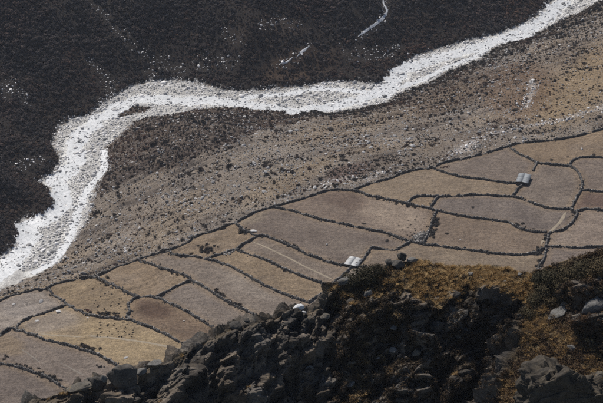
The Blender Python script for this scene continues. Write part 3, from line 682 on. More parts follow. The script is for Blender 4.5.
keep = (((~ir) & (~fs) & (fq < 0) & (b > 1)) & (RNG.random(len(px)) < dens)) | (island & (RNG.random(len(px)) < .8))
s = np.clip(RNG.lognormal(-.46, .48, len(px)), .2, 2.2) * np.where(inscrub, 1.12, 1. + .3 * nb)
px, py, p, u, v, s, inscrub = [q[keep] for q in (px, py, p, u, v, s, inscrub)]
size = s / project(p)[2]; idx = np.argsort(-size); big = np.zeros(len(s), bool)
vis = in_view(u, v, -3); cnt = 0
for i in idx:
    break
    if cnt >= 1: break
brown = (fbm(xy0(px, py, 1 / 30., 95), 3) + .3 * RNG.normal(size=len(px)) > .25) | (inscrub & (RNG.random(len(px)) < .45))
WALB = [m.copy() for m in WALS]; WALR = [m.copy() for m in WALS]
for me in WALS: me.materials.append(M_SHRUB_WALL)
for me in WALB: me.materials.append(M_SHRUB_BROWN)
for me in WALR: me.materials.append(M_SHRUB_RED)
k = ~big & ~brown; scatter('scrub', p[k], rz(k.sum()), scl(s[k]), [m.copy() for m in WALS], M_SHRUB_WALL, 'low dark scrub scattered over the near river slope')
k = ~big & brown; scatter('russet_scrub', p[k], rz(k.sum()), scl(s[k]), [m.copy() for m in WALB], M_SHRUB_BROWN, 'low reddish brown scrub scattered over the near river slope')
BUSHES = []
def bush(P, s, label, group, meshes=WALS, cat='bush', flat=1.): BUSHES.append((np.array(P), s, label, group, meshes, flat))
def put_bush(P, s, label, group, meshes, flat, cat='bush'):
    o = obj('bush', meshes[int(RNG.integers(0, len(meshes)))], loc=tuple(P))
    o.rotation_euler = (0, 0, float(RNG.uniform(0, 6.28))); o.scale = (s * float(RNG.uniform(.8, 1.25)), s * float(RNG.uniform(.8, 1.25)), s * flat * float(RNG.uniform(.8, 1.1)))
    return tag(o, label, cat, group)
for i in np.where(big)[0]:
    bush(p[i], s[i] * 1.05, 'dark low bush on the open slope between river and fields', 'bushes on the open slope', WALB if brown[i] else WALS)
print('mid scrub', len(s), round(time.time() - T0, 1))
# ---- bushes beside the walls and in the fields: (ellipse centre u, v, ru, rv, angle, count, size, label)
CL = [
 ((108,284),(18,3.5),18,16,.8,'dark bush beside the wall between tan and brown fields'), ((105,314),(16,2.5),5,22,.8,'dark bush in the row above the footpath field'),
 ((86,346.5),(9,2.5),20,14,.9,'dark bush in the clump above the wall of the footpath field'), ((46,376),(16,4),22,28,.95,'dark bush in the clump beside the lowest wall'),
 ((207,250),(10,4),0,26,.9,'dark bush in the rough scrubby plot'), ((244,231),(7,3),15,18,.95,'dark bush in the clump beside the white boulder'), ((223,228),(7,1.8),-25,10,.9,'dark bush along the wall left of the white boulder'),
 ((288,244.5),(11,2),26,16,.8,'dark bush above the wall of the big brown field'), ((320,258.5),(14,1.8),20,12,.7,'small dark bush at the foot of the big brown field'),
 ((219,294),(7,3),30,12,1.,'dark bush on the wall under the long grey field, upper clump'), ((236,305),(9,2.2),28,13,.95,'dark bush on the wall under the long grey field, lower clump'),
 ((434,227),(4,15),14,34,.9,'dark bush along the straight wall beside the rubble heap'), ((538,251.5),(8,3),-20,22,1.,'dark bush at the wall corner above the golden ridge'),
 ((573,213),(3,4),0,9,.8,'dark bush at the wall corner by the dark field'), ((547,240),(2.5,7),0,10,.8,'dark bush in the winding wall'),
 ((540,262),(4,6),25,12,.8,'dark bush along the wall dropping behind the ridge'), ((400,203),(32,1.8),13,26,.8,'dark bush in the thick wall below the broad tan field'),
 ((170,271),(12,1.8),16,12,.8,'dark bush on the wall above the grey field'), ((186,277),(7,2.2),30,6,.8,'dark bush at the wall corner by the grey field'),
 ((550,165),(14,1.4),4,14,.75,'dark bush in the wall right of the tin-roofed hut'), ((525,228),(14,2.6),18,14,.75,'dark bush on the wall between the broad right-hand fields'),
 ((470,250),(40,1.6),8,22,.7,'dark bush on the lowest long wall'), ((20,364.5),(10,1.5),10,5,.7,'small bush near the left end of the lowest wall'),
 ((6,357),(4,2.5),-30,5,.7,'bush at the left edge above the lowest wall'), ((99,366),(6,2),10,8,.6,'small bush in the mauve brown field'), ((116,315),(6,2),0,6,.8,'bush by the hooked wall'),
]
for (cu, cv), (ru, rv), an, n, s0, lb in CL:
    q = RNG.normal(0, .5, (n, 2)) * (ru, rv); c_, s_ = math.cos(R(an)), math.sin(R(an))
    uv = np.c_[cu + q[:, 0] * c_ - q[:, 1] * s_, cv + q[:, 0] * s_ + q[:, 1] * c_]
    for P in ground_at(uv): bush(P, s0 * float(RNG.uniform(.9, 1.9)), lb, 'bushes along the walls')
for n, box, lb in ((34, (92,280,122,311), 'tiny dark bush in the bush-dotted tan field'), (38, (97,322,134,337), 'tiny dark bush in the golden tan field'), (22, (395,215,425,240), 'tiny dark tussock in the pale part of the ploughed field')):
    m = 0
    while m < n:
        P = ground_at([(RNG.uniform(box[0], box[2]), RNG.uniform(box[1], box[3]))])
        f = field_of(P[:, 0], P[:, 1])[0]
        if f in (1, 3, 13): bush(P[0], float(RNG.uniform(.35, .75)), lb, lb.replace('tiny', 'tiny') + 's'); m += 1
RED = [((86,311.5),8,3.5,'dark red bush below the bush-dotted tan field'), ((116,264.5),8,4,'dark red bush on the wall above the brown field'), ((447,166.5),6,4,'dark red bush beside the wall under the thin scree'), ((345,181),8,8,'dark red bush on the scrubby rise above the ploughed field'), ((515,66),4,3,'dark red bush on the far brown slope'), ((131,155),4,6,'dark red bush in the scrub beside the bend')]
for (cu, cv), n, ru, lb in RED:
    for P in ground_at(np.c_[cu + RNG.normal(0, ru, n), cv + RNG.normal(0, 1., n) + 0]): bush(P, float(RNG.uniform(.6, 1.)), lb, 'red bushes', WALR)
for (cu, cv), s0, lb in (((387,241),1.7,'lone dark bush in the big brown field near the ridge boulders'), ((364,224),1.5,'lone dark bush on the wall of the ploughed field'), ((447,234),1.7,'lone dark bush in the wide brown field beside the bushy wall'), ((551.5,160),1.4,'lone dark bush in the strip under the topmost wall'), ((594,155),1.9,'dark bush above the hooked wall at the right edge'), ((568,157),.9,'small lone bush left of the hooked wall'), ((473,207.5),1.1,'lone low bush in the mauve grey field'), ((146,258),1.3,'lone dark bush hanging under the wall of the brown field')):
    P = ground_at([(cu, cv)])[0]; bush(P, s0, lb, None, flat=.7)
hw = []
for P in WALLW:
    Q = resample(P, .9); sq = np.arange(len(Q)) * .9; nz = fbm(np.stack([Q[:, 0] / 16., Q[:, 1] / 16., 0 * sq + 3], 1), 3) + .12 * RNG.normal(size=len(Q)); hw.append(Q[nz > .16])
hw = np.vstack(hw); hw[:, :2] += RNG.normal(0, .75, (len(hw), 2)); hw[:, 2] = height(hw[:, 0], hw[:, 1])
scatter('scrub', hw, rz(len(hw)), scl(np.clip(RNG.lognormal(-.6, .4, len(hw)), .25, 1.3)), [m.copy() for m in WALS], M_SHRUB_WALL, 'low dark scrub hugging the field walls')
app = np.array([b[1] / project(b[0][None])[2][0] + (9 if b[3] is None or b[4] is WALR else 0) for b in BUSHES]); od = np.argsort(-app)
for i in od[:270]: put_bush(*BUSHES[i])
kp = np.array([BUSHES[i][0] for i in od[270:]]); ks = np.array([BUSHES[i][1] for i in od[270:]])
scatter('scrub', kp, rz(len(kp)), scl(ks), [m.copy() for m in WALS], M_SHRUB_WALL, 'tiny dark bushes scattered through the fields and along the walls')
print('bushes', round(time.time() - T0, 1))
# ---- boulders: river bed
px, py = jitter_pts(-230, 300, 830, 1300, 1.25)
p, u, v = look(px, py); ir, fs, a, b = classify(px, py); k = (ir | (np.minimum(a, b) < 2.5 + 3 * perlin(xy0(px, py, 1 / 12., 5)))) & in_view(u, v, 25); px, py, p, u, v, a, b = [q[k] for q in (px, py, p, u, v, a, b)]
wd = np.full(px.shape, 1e9)
for P, r in WW: wd = np.minimum(wd, seg_dist(px, py, P) - r)
pr = np.where(wd < -1.5, .22 + .5 * (perlin(xy0(px, py, 1 / 6., 3)) > .12), .76) * (1 - .9 * inside(u, v, [(117,118),(124,110),(138,106),(151,107),(146,111),(128,116)]))
k = RNG.random(len(px)) < pr; px, py, p, u, v = px[k], py[k], p[k], u[k], v[k]
s = np.clip(RNG.lognormal(-.50, .48, len(px)), .2, 2.4) * np.where(inside(px, py, RIV), 1., .6)
size = s / project(p)[2] * in_view(u, v, -3); big = np.zeros(len(s), bool); big[np.argsort(-size)[:220]] = True
BOULDR = [m.copy() for m in BOULD]; BOULDG = [m.copy() for m in BOULD]
scatter('river_stones', p[~big], rz((~big).sum(), .4), scl(s[~big]), [m.copy() for m in BOULD], M_BOULDER, 'pale stones and boulders filling the river bed')
for me in BOULDR: me.materials.append(M_BOULDER)
for me in BOULDG: me.materials.append(M_GREYB)
def boulder(P, s, label, group, meshes, sc3=None):
    o = obj('boulder', meshes[int(RNG.integers(0, len(meshes)))], loc=tuple(P)); o.rotation_euler = tuple(rz(1, .3)[0])
    o.scale = tuple(s * RNG.uniform(.75, 1.25, 3)) if sc3 is None else sc3; return tag(o, label, 'boulder', group)
for i in np.where(big)[0]: boulder(p[i], s[i], 'large pale boulder lying in the white river bed', 'large boulders in the river bed', BOULDR)
# ---- boulders: both slopes
px, py = jitter_pts(-250, 290, 760, 1290, 1.9)
p, u, v = look(px, py); ir, fs, a, b = classify(px, py); fq = field_of(px, py); k = ~ir & (fq < 0) & in_view(u, v, 20); px, py, p, u, v, a, b, fs = [q[k] for q in (px, py, p, u, v, a, b, fs)]
stk = np.full(px.shape, 1e9)
for P in STW: stk = np.minimum(stk, seg_dist(px, py, P[:, :2]))
for P in SIDEW: stk = np.minimum(stk, seg_dist(px, py, P[:, :2]) + .5)
den = .5 * fbm(xy0(px, py, 1 / 18., 111), 4) + .8 * fbm(np.stack([(px * .96 + py * .28) / 36., (-px * .28 + py * .96) / 6., 0 * px + 16], 1), 4)
pr = np.where(fs, .008 + .14 * (a < 5) + .85 * (1 - sstep(.5, 6.5, stk + 4 * den)), .12 + .78 * sstep(.0, .40, den))
BAND = [[(455,152),(470,142),(482,138),(500,132),(525,127),(560,120),(606,107)], [(440,160),(462,150),(475,140),(478,146)], [(322,187),(335,180),(350,178)], [(366,180),(382,172)], [(531,82),(534,88),(529,96),(527,106)]]
BW = [ground_at(q) for q in BAND]; bd = np.full(px.shape, 1e9)
for P in BW: bd = np.minimum(bd, seg_dist(px, py, P[:, :2]))
pr = np.where(fs, pr, np.maximum(pr, .95 * (1 - sstep(1.5, 6, bd)))); pr = np.where((~fs) & (u > 530) & (v > 55) & (v < 115) & (bd > 6), .03, pr)
for (cu, cv, ru, rv) in ((275,165,35,14),(245,150,22,8),(190,200,30,12),(350,140,30,8),(110,245,25,14),(500,60,30,10)): pr = np.where(~fs, np.maximum(pr, .55 * (np.hypot((u - cu) / ru, (v - cv) / rv) < 1)), pr)
k = RNG.random(len(px)) < pr; px, py, p, u, v, bd, fs, stk = [q[k] for q in (px, py, p, u, v, bd, fs, stk)]
s = np.clip(RNG.lognormal(-.58, .45, len(px)), .2, 2.0) * np.where(fs, np.where(stk < 7, .85, .5), 1.)
size = s / project(p)[2] * in_view(u, v, -3) * (~fs); big = np.zeros(len(s), bool); big[np.argsort(-size)[:110]] = True
pale = (bd < 7) | fs; k = ~big & ~pale; k2 = ~big & pale
scatter('slope_stones', p[k], rz(k.sum(), .4), scl(s[k]), [m.copy() for m in BOULD], M_GREYB, 'grey stones scattered over the near river slope')
scatter('pale_scree', p[k2], rz(k2.sum(), .4), scl(s[k2]), [m.copy() for m in BOULD], M_BOULDER, 'pale stones in trails on both slopes')
for i in np.where(big)[0]: boulder(p[i], s[i], 'grey boulder on the open slope between river and fields', 'boulders on the open slope', BOULDG)
# ---- fine litter of the near slope: tan tussocks, small dark heather, small grey stones
TUS = [shrub_mesh('tussock', 60, 120 + k, 1., .7, .3, 4) for k in range(3)]
lx, ly = jitter_pts(-235, 245, 760, 1230, 1.35); lp, lu, lv = look(lx, ly); k = in_view(lu, lv, 10); lx, ly, lp, lu, lv = lx[k], ly[k], lp[k], lu[k], lv[k]
ir, fs_, a_, b_ = classify(lx, ly); k = ~ir & ~fs_ & (field_of(lx, ly) < 0); lx, ly, lp, lu, lv = lx[k], ly[k], lp[k], lu[k], lv[k]
la = lx * .96 + ly * .28; lb_ = -lx * .28 + ly * .96; bandn = fbm(np.stack([la / 30., lb_ / 6., 0 * lx + 3], 1), 4) + .3 * RNG.normal(size=len(lx)); r_ = RNG.random(len(lx))
for nm, kk, mt, ms, sz, lab in (('tussocks', (bandn > .1) & (r_ < .6), M_TAN, TUS, (.3, .65), 'tan grass tussocks in bands on the near river slope'), ('heather', (bandn < -.08) & (r_ < .55), M_SHRUB_WALL, [m.copy() for m in TUS], (.3, .7), 'small dark heather clumps in bands on the near river slope'), ('slope_stones', (r_ > .80), M_GREYB, [m.copy() for m in BOULD], (.2, .55), 'small grey stones littering the near river slope')):
    n_ = int(kk.sum()); scatter(nm, lp[kk], rz(n_, .2), scl(RNG.uniform(sz[0], sz[1], n_)), ms, mt, lab)
# ---- single stones in the fields
PALE = [m.copy() for m in BOULD]; M_PALE = plain_mat('pale_granite', (.56, .55, .53), .25, .8, .9, .2, .1)
for me in PALE: me.materials.append(M_PALE)
for (cu, cv), sc3, lb, ms in (
  ((253.5,231.5),(2.4,1.7,1.3),'large white boulder at the wall corner among dark bushes',PALE), ((327,244.5),(1.7,.8,.7),'small elongated grey boulder in the big brown field',BOULDG),
  ((59,311),(3.2,2.2,.5),'pale flat outcrop at the curved wall of the corner field',PALE), ((37,321),(1.6,1.1,.4),'small pale outcrop below the curved wall',PALE), ((460.5,240),(.7,.6,.5),'tiny white stone in the wide brown field',PALE),
  ((582,149.5),(1.5,1.,.8),'pale rock in the strip under the topmost wall',BOULDG), ((41,302),(1.8,1.4,.5),'grey outcrop in the middle of the pale corner field',BOULDG), ((184,321),(.8,.7,.5),'small white stone at the wall beside the grey field',PALE),
  ((126,358),(1.6,1.,.5),'grey stone near the lower edge of the footpath field',BOULDG), ((14,304),(1.3,1.,.4),'pale stone at the left of the corner field',BOULDG), ((88,318),(1.4,.9,.4),'pale flat stone below the red bushes',BOULDG)):
    boulder(ground_at([(cu, cv)])[0] + np.array([0, 0, sc3[2] * .35]), 1, lb, None, ms, sc3)
print('boulders', round(time.time() - T0, 1))
# pale rubble heap
hrng = np.random.default_rng(8); n = 420; q = hrng.normal(0, .42, (n, 2)); P = ground_at(np.c_[421.5 + q[:, 0] * 8.5 , 236.3 + q[:, 1] * 4.2 - q[:, 0] * 2.6])
r2 = np.hypot(q[:, 0], q[:, 1]); P[:, 2] += np.clip(1.5 - 1.5 * r2, .1, None) * hrng.uniform(.2, 1, n)
loc = P.mean(0); me = stones_mesh('rubble_heap', P, hrng.uniform(.5, 1.25, (n, 3)) * (1, .8, .55), hrng.uniform(0, 6, n), .25, hrng, loc); wall_tint(me, n, hrng, 1.5)
for mm in (M_DRYSTONE,): me.materials.append(mm)
wo_ = obj('rubble_heap', None, loc=loc); tag(wo_, 'heap of pale grey rubble against the bushy wall', 'rubble heap'); obj('stones', me, M_DRYSTONE, wo_)['kind'] = 'stuff'
for cu, cv, lb, wid in ((229,252,'pale rubble strewn along the wall below the white boulder', 7), (476,147,'pale rubble spill above the wall with heaped stones', 5)):
    n = 110; q = hrng.normal(0, .5, (n, 2)); P = ground_at(np.c_[cu + q[:, 0] * wid, cv + q[:, 1] * 2.2 - q[:, 0] * 2.]); P[:, 2] += .15
    loc = P.mean(0); me = stones_mesh('rubble_heap', P, hrng.uniform(.4, .95, (n, 3)) * (1, .8, .6), hrng.uniform(0, 6, n), .25, hrng, loc); wall_tint(me, n, hrng, 2.2)
    wo_ = obj('rubble_heap', None, loc=loc); tag(wo_, lb, 'rubble heap'); obj('stones', me, M_DRYSTONE, wo_)['kind'] = 'stuff'

# ---------------------------------------------------------------- huts
def metal_mat(name, c0, c1):
    m, n, l, b = mat_base(name, .85, .2); g = n.new('ShaderNodeTexCoord')
    t = noise_node(n, l, .7, 6, .7, g.outputs['Object']); r = ramp(n, l, t.outputs[0], [(.3, c0), (.7, c1)]); oi = n.new('ShaderNodeObjectInfo')
    q = ramp(n, l, oi.outputs['Random'], [(0, (.86, .86, .86)), (1, (1.1, 1.1, 1.1))]); l.new(mix(n, l, r.outputs[0], q.outputs[0]), b.inputs['Base Color']); return m
M_TIN = metal_mat('weathered_tin', (.25, .265, .275), (.34, .355, .365)); M_TARP = metal_mat('pale_slate', (.40, .40, .39), (.58, .58, .57)); M_WOOD = plain_mat('dark_timber', (.06, .045, .035), .3, 4)
def box(dx, dy, dz, c=(0, 0, 0)): return CUBE * np.array([dx, dy, dz]) + np.array(c)
def stone_face(parent, W, D, H, rng, name='wall'):
    """four walls of stacked stones, each wall a part"""
    for side in range(4):
        L = W if side % 2 == 0 else D; n = int(L / .55); cen = []; dim = []
        ang = [0, math.pi / 2, 0, math.pi / 2][side]
        for c in range(7):
            xs = (np.arange(n) + .5 + (.25 if c % 2 else -.25) * .0) / n * L - L / 2 + rng.normal(0, .06, n); zz = (c + .5) / 7 * H
            pos = {0: (xs, np.full(n, -D / 2)), 2: (xs, np.full(n, D / 2)), 1: (np.full(n, W / 2), xs), 3: (np.full(n, -W / 2), xs)}[side]
            cen.append(np.c_[pos[0], pos[1], np.full(n, zz)]); dim.append(np.c_[rng.uniform(.5, .72, n), rng.uniform(.46, .6, n), np.full(n, H / 7 * 1.12)])
        cen = np.vstack(cen); dim = np.vstack(dim)
        me = stones_mesh(name, cen, dim, np.full(len(cen), ang), .12, rng, None); wall_tint(me, len(cen), rng, .8); obj(name, me, M_DRYSTONE, parent)
def corrugated(L, wdt, rise, waves, th=.05):
    n = waves * 4 + 1; xs = np.linspace(0, L, n); zz = .045 * np.sin(np.arange(n) * math.pi / 2)
    top = [np.c_[xs, np.full(n, yy), zz + zv] for yy, zv in ((0, 0), (wdt, rise))]; bot = [t - np.array([0, 0, th]) for t in top]
    V_ = np.vstack(top + bot); a = np.arange(n - 1); F_ = np.concatenate([np.stack([a, a + 1, a + n + 1, a + n], 1), np.stack([a + 2 * n, a + 3 * n, a + 3 * n + 1, a + 2 * n + 1], 1), np.stack([a, a + 2 * n, a + 2 * n + 1, a + 1], 1), np.stack([a + n, a + n + 1, a + 3 * n + 1, a + 3 * n], 1), np.array([[0, n, 3 * n, 2 * n], [n - 1, 3 * n - 1, 4 * n - 1, 2 * n - 1]])])
    return V_, F_
def hut(P, ang, W, D, H, rise, mat, sheets, label, mono=False, door=True):
    e = obj('stone_hut', None, loc=(P[0], P[1], P[2] - .25)); e.rotation_euler = (0, 0, ang); tag(e, label, 'hut')
    rng = np.random.default_rng(int(W * 100)); stone_face(e, W, D, H + .25, rng)
    # gables
    if not mono:
        for yy in (-D / 2 + .1, D / 2 - .1):
            V_ = np.array([[-W/2,yy-.2,H],[W/2,yy-.2,H],[0,yy-.2,H+rise],[-W/2,yy+.2,H],[W/2,yy+.2,H],[0,yy+.2,H+rise]]); me = bpy.data.meshes.new('gable'); me.from_pydata(V_.tolist(), [], [(0,1,2),(5,4,3),(0,3,4,1),(1,4,5,2),(2,5,3,0)]); set_col(me, np.full((6, 3), .9), 'tint'); obj('gable', me, M_DRYSTONE, e)
    roof = obj('roof', new_mesh('roof', box(.16, D + .5, .06, (0 if not mono else -W/2, 0, H + rise + .04 + .25)), CF), mat, e)   # ridge cap
    oh = .45; sl = D + 2 * .45
    for sgn in ((-1, 1) if not mono else (1,)):
        run = (W / 2 + oh) if not mono else (W + 2 * oh)
        for k in range(sheets):
            L = sl / sheets
            V_, F_ = corrugated(L * 1.03, run, rise * run / (W / 2) if not mono else rise, 5)
            # sheet local: x along the ridge, y up the slope -> rotate into place
            y2 = -sl / 2 + k * L + V_[:, 0]; upd = V_[:, 1]
            xx = sgn * (run - upd) if not mono else (-W / 2 - oh + upd)
            zz = H + .25 + rise - (rise * run / (W / 2) if not mono else rise) + V_[:, 2] + .02 * (k % 2) + .05
            Vn = np.c_[xx, y2, zz]; Fn = F_ if sgn < 0 else F_[:, ::-1]
            obj('roof_sheet', new_mesh('roof_sheet', Vn, Fn), mat, roof)
    if door: obj('door', new_mesh('door', box(.95, .12, 1.7, (W * .18, -D / 2 - .33, .95)), CF), M_WOOD, e)
    return e
hp = ground_at([(523.3,181.5)])[0]
hut(hp, R(-17), 6.4, 9.6, 2.1, .45, M_TIN, 5, 'stone hut with a pale grey corrugated tin roof among the right-hand fields')
hp2 = ground_at([(353.5,263.5)])[0]
hut(hp2, R(-24), 6.6, 7.4, 1.3, .22, M_TARP, 4, 'low stone hut with a whitish slab roof where the slanting wall meets the bushy wall', door=False)

# ---------------------------------------------------------------- foreground ridge
SKY = [(-110,428,164),(-40,412,166),(20,402,166),(45,393,167),(62,388,168),(80,384,168),(100,382,169),(118,376,168),(135,370,170),(146,363,171),(160,360,171),(172,355,172),(185,349,173),(197,340,175),(215,335,176),(228,327,177),(240,322,178),(256,321,178),(264,317,179),(275,315,180),(285,309,181),(293,307,182),(300,308,182),(308,311,182),(319,304,183),(325,292,184),(335,282,186),(350,280,187),(366,276,188),(385,266,190),(397,258,191),(407,257,192),(418,257,192),(430,259,193),(450,263,193),(470,263,194),(493,262,193),(518,267,191),(535,270,189),(552,271,187),(566,269,186),(585,264,184),(603,259,183),(650,252,180),(720,244,177)]
sk = np.array(SKY, float); d = rays(sk[:, :2]); tt = sk[:, 2] / d[:, 1]; SK = CAM + d * tt[:, None]
o_ = np.argsort(SK[:, 0]); SK = SK[o_]; SU = sk[o_, 0]
rstep = .14
RX = np.arange(-56, 58, rstep); RY = np.concatenate([np.arange(134, 197, .11), np.arange(197, 232, .6)])
ax_, ay_ = np.meshgrid(RX, RY); rx, ry = ax_.ravel(), ay_.ravel(); NRX, NRY = len(RX), len(RY)
wx = rx + .8 * fbm(np.stack([rx / 6, ry / 6, 0 * rx + 2], 1), 3)
yc = np.interp(rx, SK[:, 0], SK[:, 1]); zc = np.interp(rx, SK[:, 0], SK[:, 2]); uu = np.interp(wx, SK[:, 0], SU)
bw = np.interp(uu, [0, 90, 180, 210, 300, 325, 350, 400, 440, 515, 540, 600], [2.5, 1.6, 1.4, .8, .5, 1.2, 2.5, 5, 7.0, 6.0, 3., 3.])
sb = np.interp(uu, [0, 180, 300, 330, 400, 440, 520, 600], [.4, .45, .4, .65, .28, .12, .12, .25])
cl = np.interp(uu, [0, 180, 210, 300, 340, 400, 450, 515, 560], [.75, .80, .92, 1.0, .80, .88, 1.10, 1.30, .95])
t = yc - ry; tw = t + 1.2 * fbm(np.stack([rx / 5, ry / 5, 0 * rx + 7], 1), 4) * sstep(0, 4, t)
bw = np.clip(bw * (1 + .45 * fbm(np.stack([rx / 7, ry / 14, 0 * rx + 22], 1), 3)), .3, None)
tp = np.clip(tw, 0, None); kx = np.interp(uu, [0, 300, 400, 600], [.3, .3, 1.3, 1.3]); sp_ = lambda a: np.where(a > 30, a, np.log1p(np.exp(np.clip(a, -40, 30))))
prof = sb * tp + (cl - sb) * kx * (sp_((tp - bw) / kx) - sp_(-bw / kx))
# cliff eases off low down
rz_ = np.where(t >= 0, zc - prof, zc - 1.15 * (-t) - .2 * np.clip(-t, 0, 1))
# grassy spur coming towards the viewer on the right
x5 = np.interp(545, SU, SK[:, 0]); y5 = np.interp(x5, SK[:, 0], SK[:, 1]); z5 = np.interp(x5, SK[:, 0], SK[:, 2])
ex = rx - (x5 - .34 * (y5 - ry) - 1.2) + 1.2 * fbm(np.stack([rx / 4, ry / 4, 0 * rx + 12], 1), 3)
zs = z5 - 1.0 - .40 * (y5 - ry) + .42 * np.clip(ex, 0, None) - (1.0 + .12 * np.clip(-ex, 0, 10)) * np.clip(-ex, 0, None) - .02 * np.clip(ex - 4, 0, None) ** 2
zs = np.where(ry < y5 + 1.5, zs, -999)
spur = zs > rz_; rz_ = np.maximum(rz_, zs)
RZ = rz_.reshape(NRY, NRX)
def rnormal(Zm):
    gy = np.gradient(Zm, RY, axis=0); gx = np.gradient(Zm, RX, axis=1); n = np.stack([-gx, -gy, np.ones_like(gx)], -1); return n / np.linalg.norm(n, axis=-1, keepdims=True)
RZ[:, :] = blur(RZ, 3)
Nn = rnormal(blur(RZ, 6)).reshape(-1, 3); steep = 1 - sstep(.70, .90, Nn[:, 2])          # 1 on cliffs
steep = np.where(uu > 395, steep * sstep(.3, 3.0, t), steep)
P3 = np.stack([rx, ry, RZ.ravel()], 1)
# tilted strata and blocky facets: rock relief in 3-D
fa_ = np.array([.66, -.25, .71]); fb_ = np.array([-.62, .10, .78]); fb_ = fb_ - fa_ * (fa_ @ fb_) / (fa_ @ fa_); fa_ /= np.linalg.norm(fa_); fb_ /= np.linalg.norm(fb_); fc_ = np.cross(fa_, fb_)
Q3 = P3 @ np.stack([fa_, fb_, fc_]).T
_u, _v, _f = project(P3); vis_r = (ry < 199) & (_v < 440) & (_u > -95) & (_u < 700)
rel = np.zeros(len(rx)); kq = np.where(vis_r)[0]
f1, f2, cid, tl1 = worley(Q3[kq] * np.array([.17, .40, .30]) + .30 * fbm(Q3[kq] * .4, 3)[:, None], 1, True)
g1, g2, gid, tl2 = worley(Q3[kq] * np.array([.55, 1.3, .9]) + .25 * fbm(Q3[kq] * 1.0, 3)[:, None], 2, True)
big_n = fbm(Q3[kq] * .16, 3)
def saw(a): 
    f = a - np.floor(a); return 1 - np.where(f < .84, f / .84, (1 - f) / .16)
sd3 = P3[kq] @ np.array([-.62, .10, .78]) + .9 * fbm(P3[kq] * .22, 3) + .25 * fbm(P3[kq] * .9, 2)
m1 = .35 + .65 * sstep(-.3, .3, fbm(P3[kq] * .3 + 40, 2)); m2 = .3 + .7 * sstep(-.3, .3, fbm(P3[kq] * .6 + 60, 2))
ribs = fbm(Q3[kq] * np.array([.07, .24, .18]) + 3, 4, .5, True)
strata = .95 * (saw(sd3 / 2.6 + .12 * cid) - .5) * m1 + .45 * (saw(sd3 / .95) - .5) * m2 + .24 * (saw(sd3 / .42 + .1 * gid) - .5)
rel[kq] = 4.2 * (ribs - .42) + strata + .65 * tl1 + .32 * tl2 + 1.4 * big_n + .35 * (cid - .5) - .22 * (1 - sstep(0, .10, f2 - f1)) - .08 * (1 - sstep(0, .10, g2 - g1)) + .42 * (fbm(Q3[kq] * np.array([.5, 1.3, 1.1]) + 11, 5, .55, True) - .3)
soft = np.zeros(len(rx)); soft[kq] = .35 * fbm(P3[kq] * .5, 4) + .12 * fbm(P3[kq] * 2.4, 2)
crest_k = 1 - .25 * np.exp(-(t / 1.5) ** 2)
grassy = (1 - steep)
disp = (rel * steep + (soft + .25 * rel * (uu < 340)) * grassy) * crest_k - .5 * np.exp(-(t / 2.2) ** 2)
PR = P3 + Nn * disp[:, None]
def rheight(px, py):
    i = np.clip(np.searchsorted(RX, px) - 1, 0, NRX - 2); j = np.clip(np.searchsorted(RY, py) - 1, 0, NRY - 2)
    a = np.clip((px - RX[i]) / (RX[i + 1] - RX[i]), 0, 1); b = np.clip((py - RY[j]) / (RY[j + 1] - RY[j]), 0, 1)
    return RZ[j, i] * (1 - a) * (1 - b) + RZ[j, i + 1] * a * (1 - b) + RZ[j + 1, i] * (1 - a) * b + RZ[j + 1, i + 1] * a * b
_tr = np.arange(165, 260, .12)
def ridge_at(uv):
    d = rays(uv); d /= np.linalg.norm(d, axis=1)[:, None]
    P = CAM[None, None] + d[:, None] * _tr[None, :, None]
    h = rheight(P[..., 0].ravel(), P[..., 1].ravel()).reshape(P.shape[:2]); below = P[..., 2] < h
    k = np.clip(np.argmax(below, 1), 1, None); n = np.arange(len(d)); ok = below.any(1)
    return P[n, k], ok
jj, ii = np.meshgrid(np.arange(NRY - 1), np.arange(NRX - 1), indexing='ij'); q = (jj * NRX + ii).ravel()
rl = PR.mean(0); rme = new_mesh('rock_ridge', PR, np.stack([q, q + 1, q + NRX + 1, q + NRX], 1), True, rl)
rme.polygons.foreach_set('use_smooth', np.zeros(len(rme.polygons), bool))
gcol = np.zeros((len(rx), 3)); gcol[:] = (.16, .118, .068)
gn = fbm(P3 * .35, 3); gcol += np.clip(gn, -.5, .5)[:, None] * np.array([.08, .06, .04]); gcol = np.clip(gcol, .03, 1)
gm = grassy * sstep(-.5, .1, gn + .55 + .3 * (uu > 330)); gm = np.where(uu < 330, gm * .35, gm)
set_col(rme, np.c_[gcol, gm])
tone = np.ones(len(rx)); tone[kq] = (.55 + .9 * ((cid * 7.3) % 1)) * (.75 + .5 * ((gid * 5.1) % 1)); warm = np.zeros(len(rx)); warm[kq] = (cid * 13.7) % 1
set_col(rme, np.stack([tone * (1 + .22 * warm), tone * (1 + .06 * warm), tone * (1 - .10 * warm)], 1), 'tone')
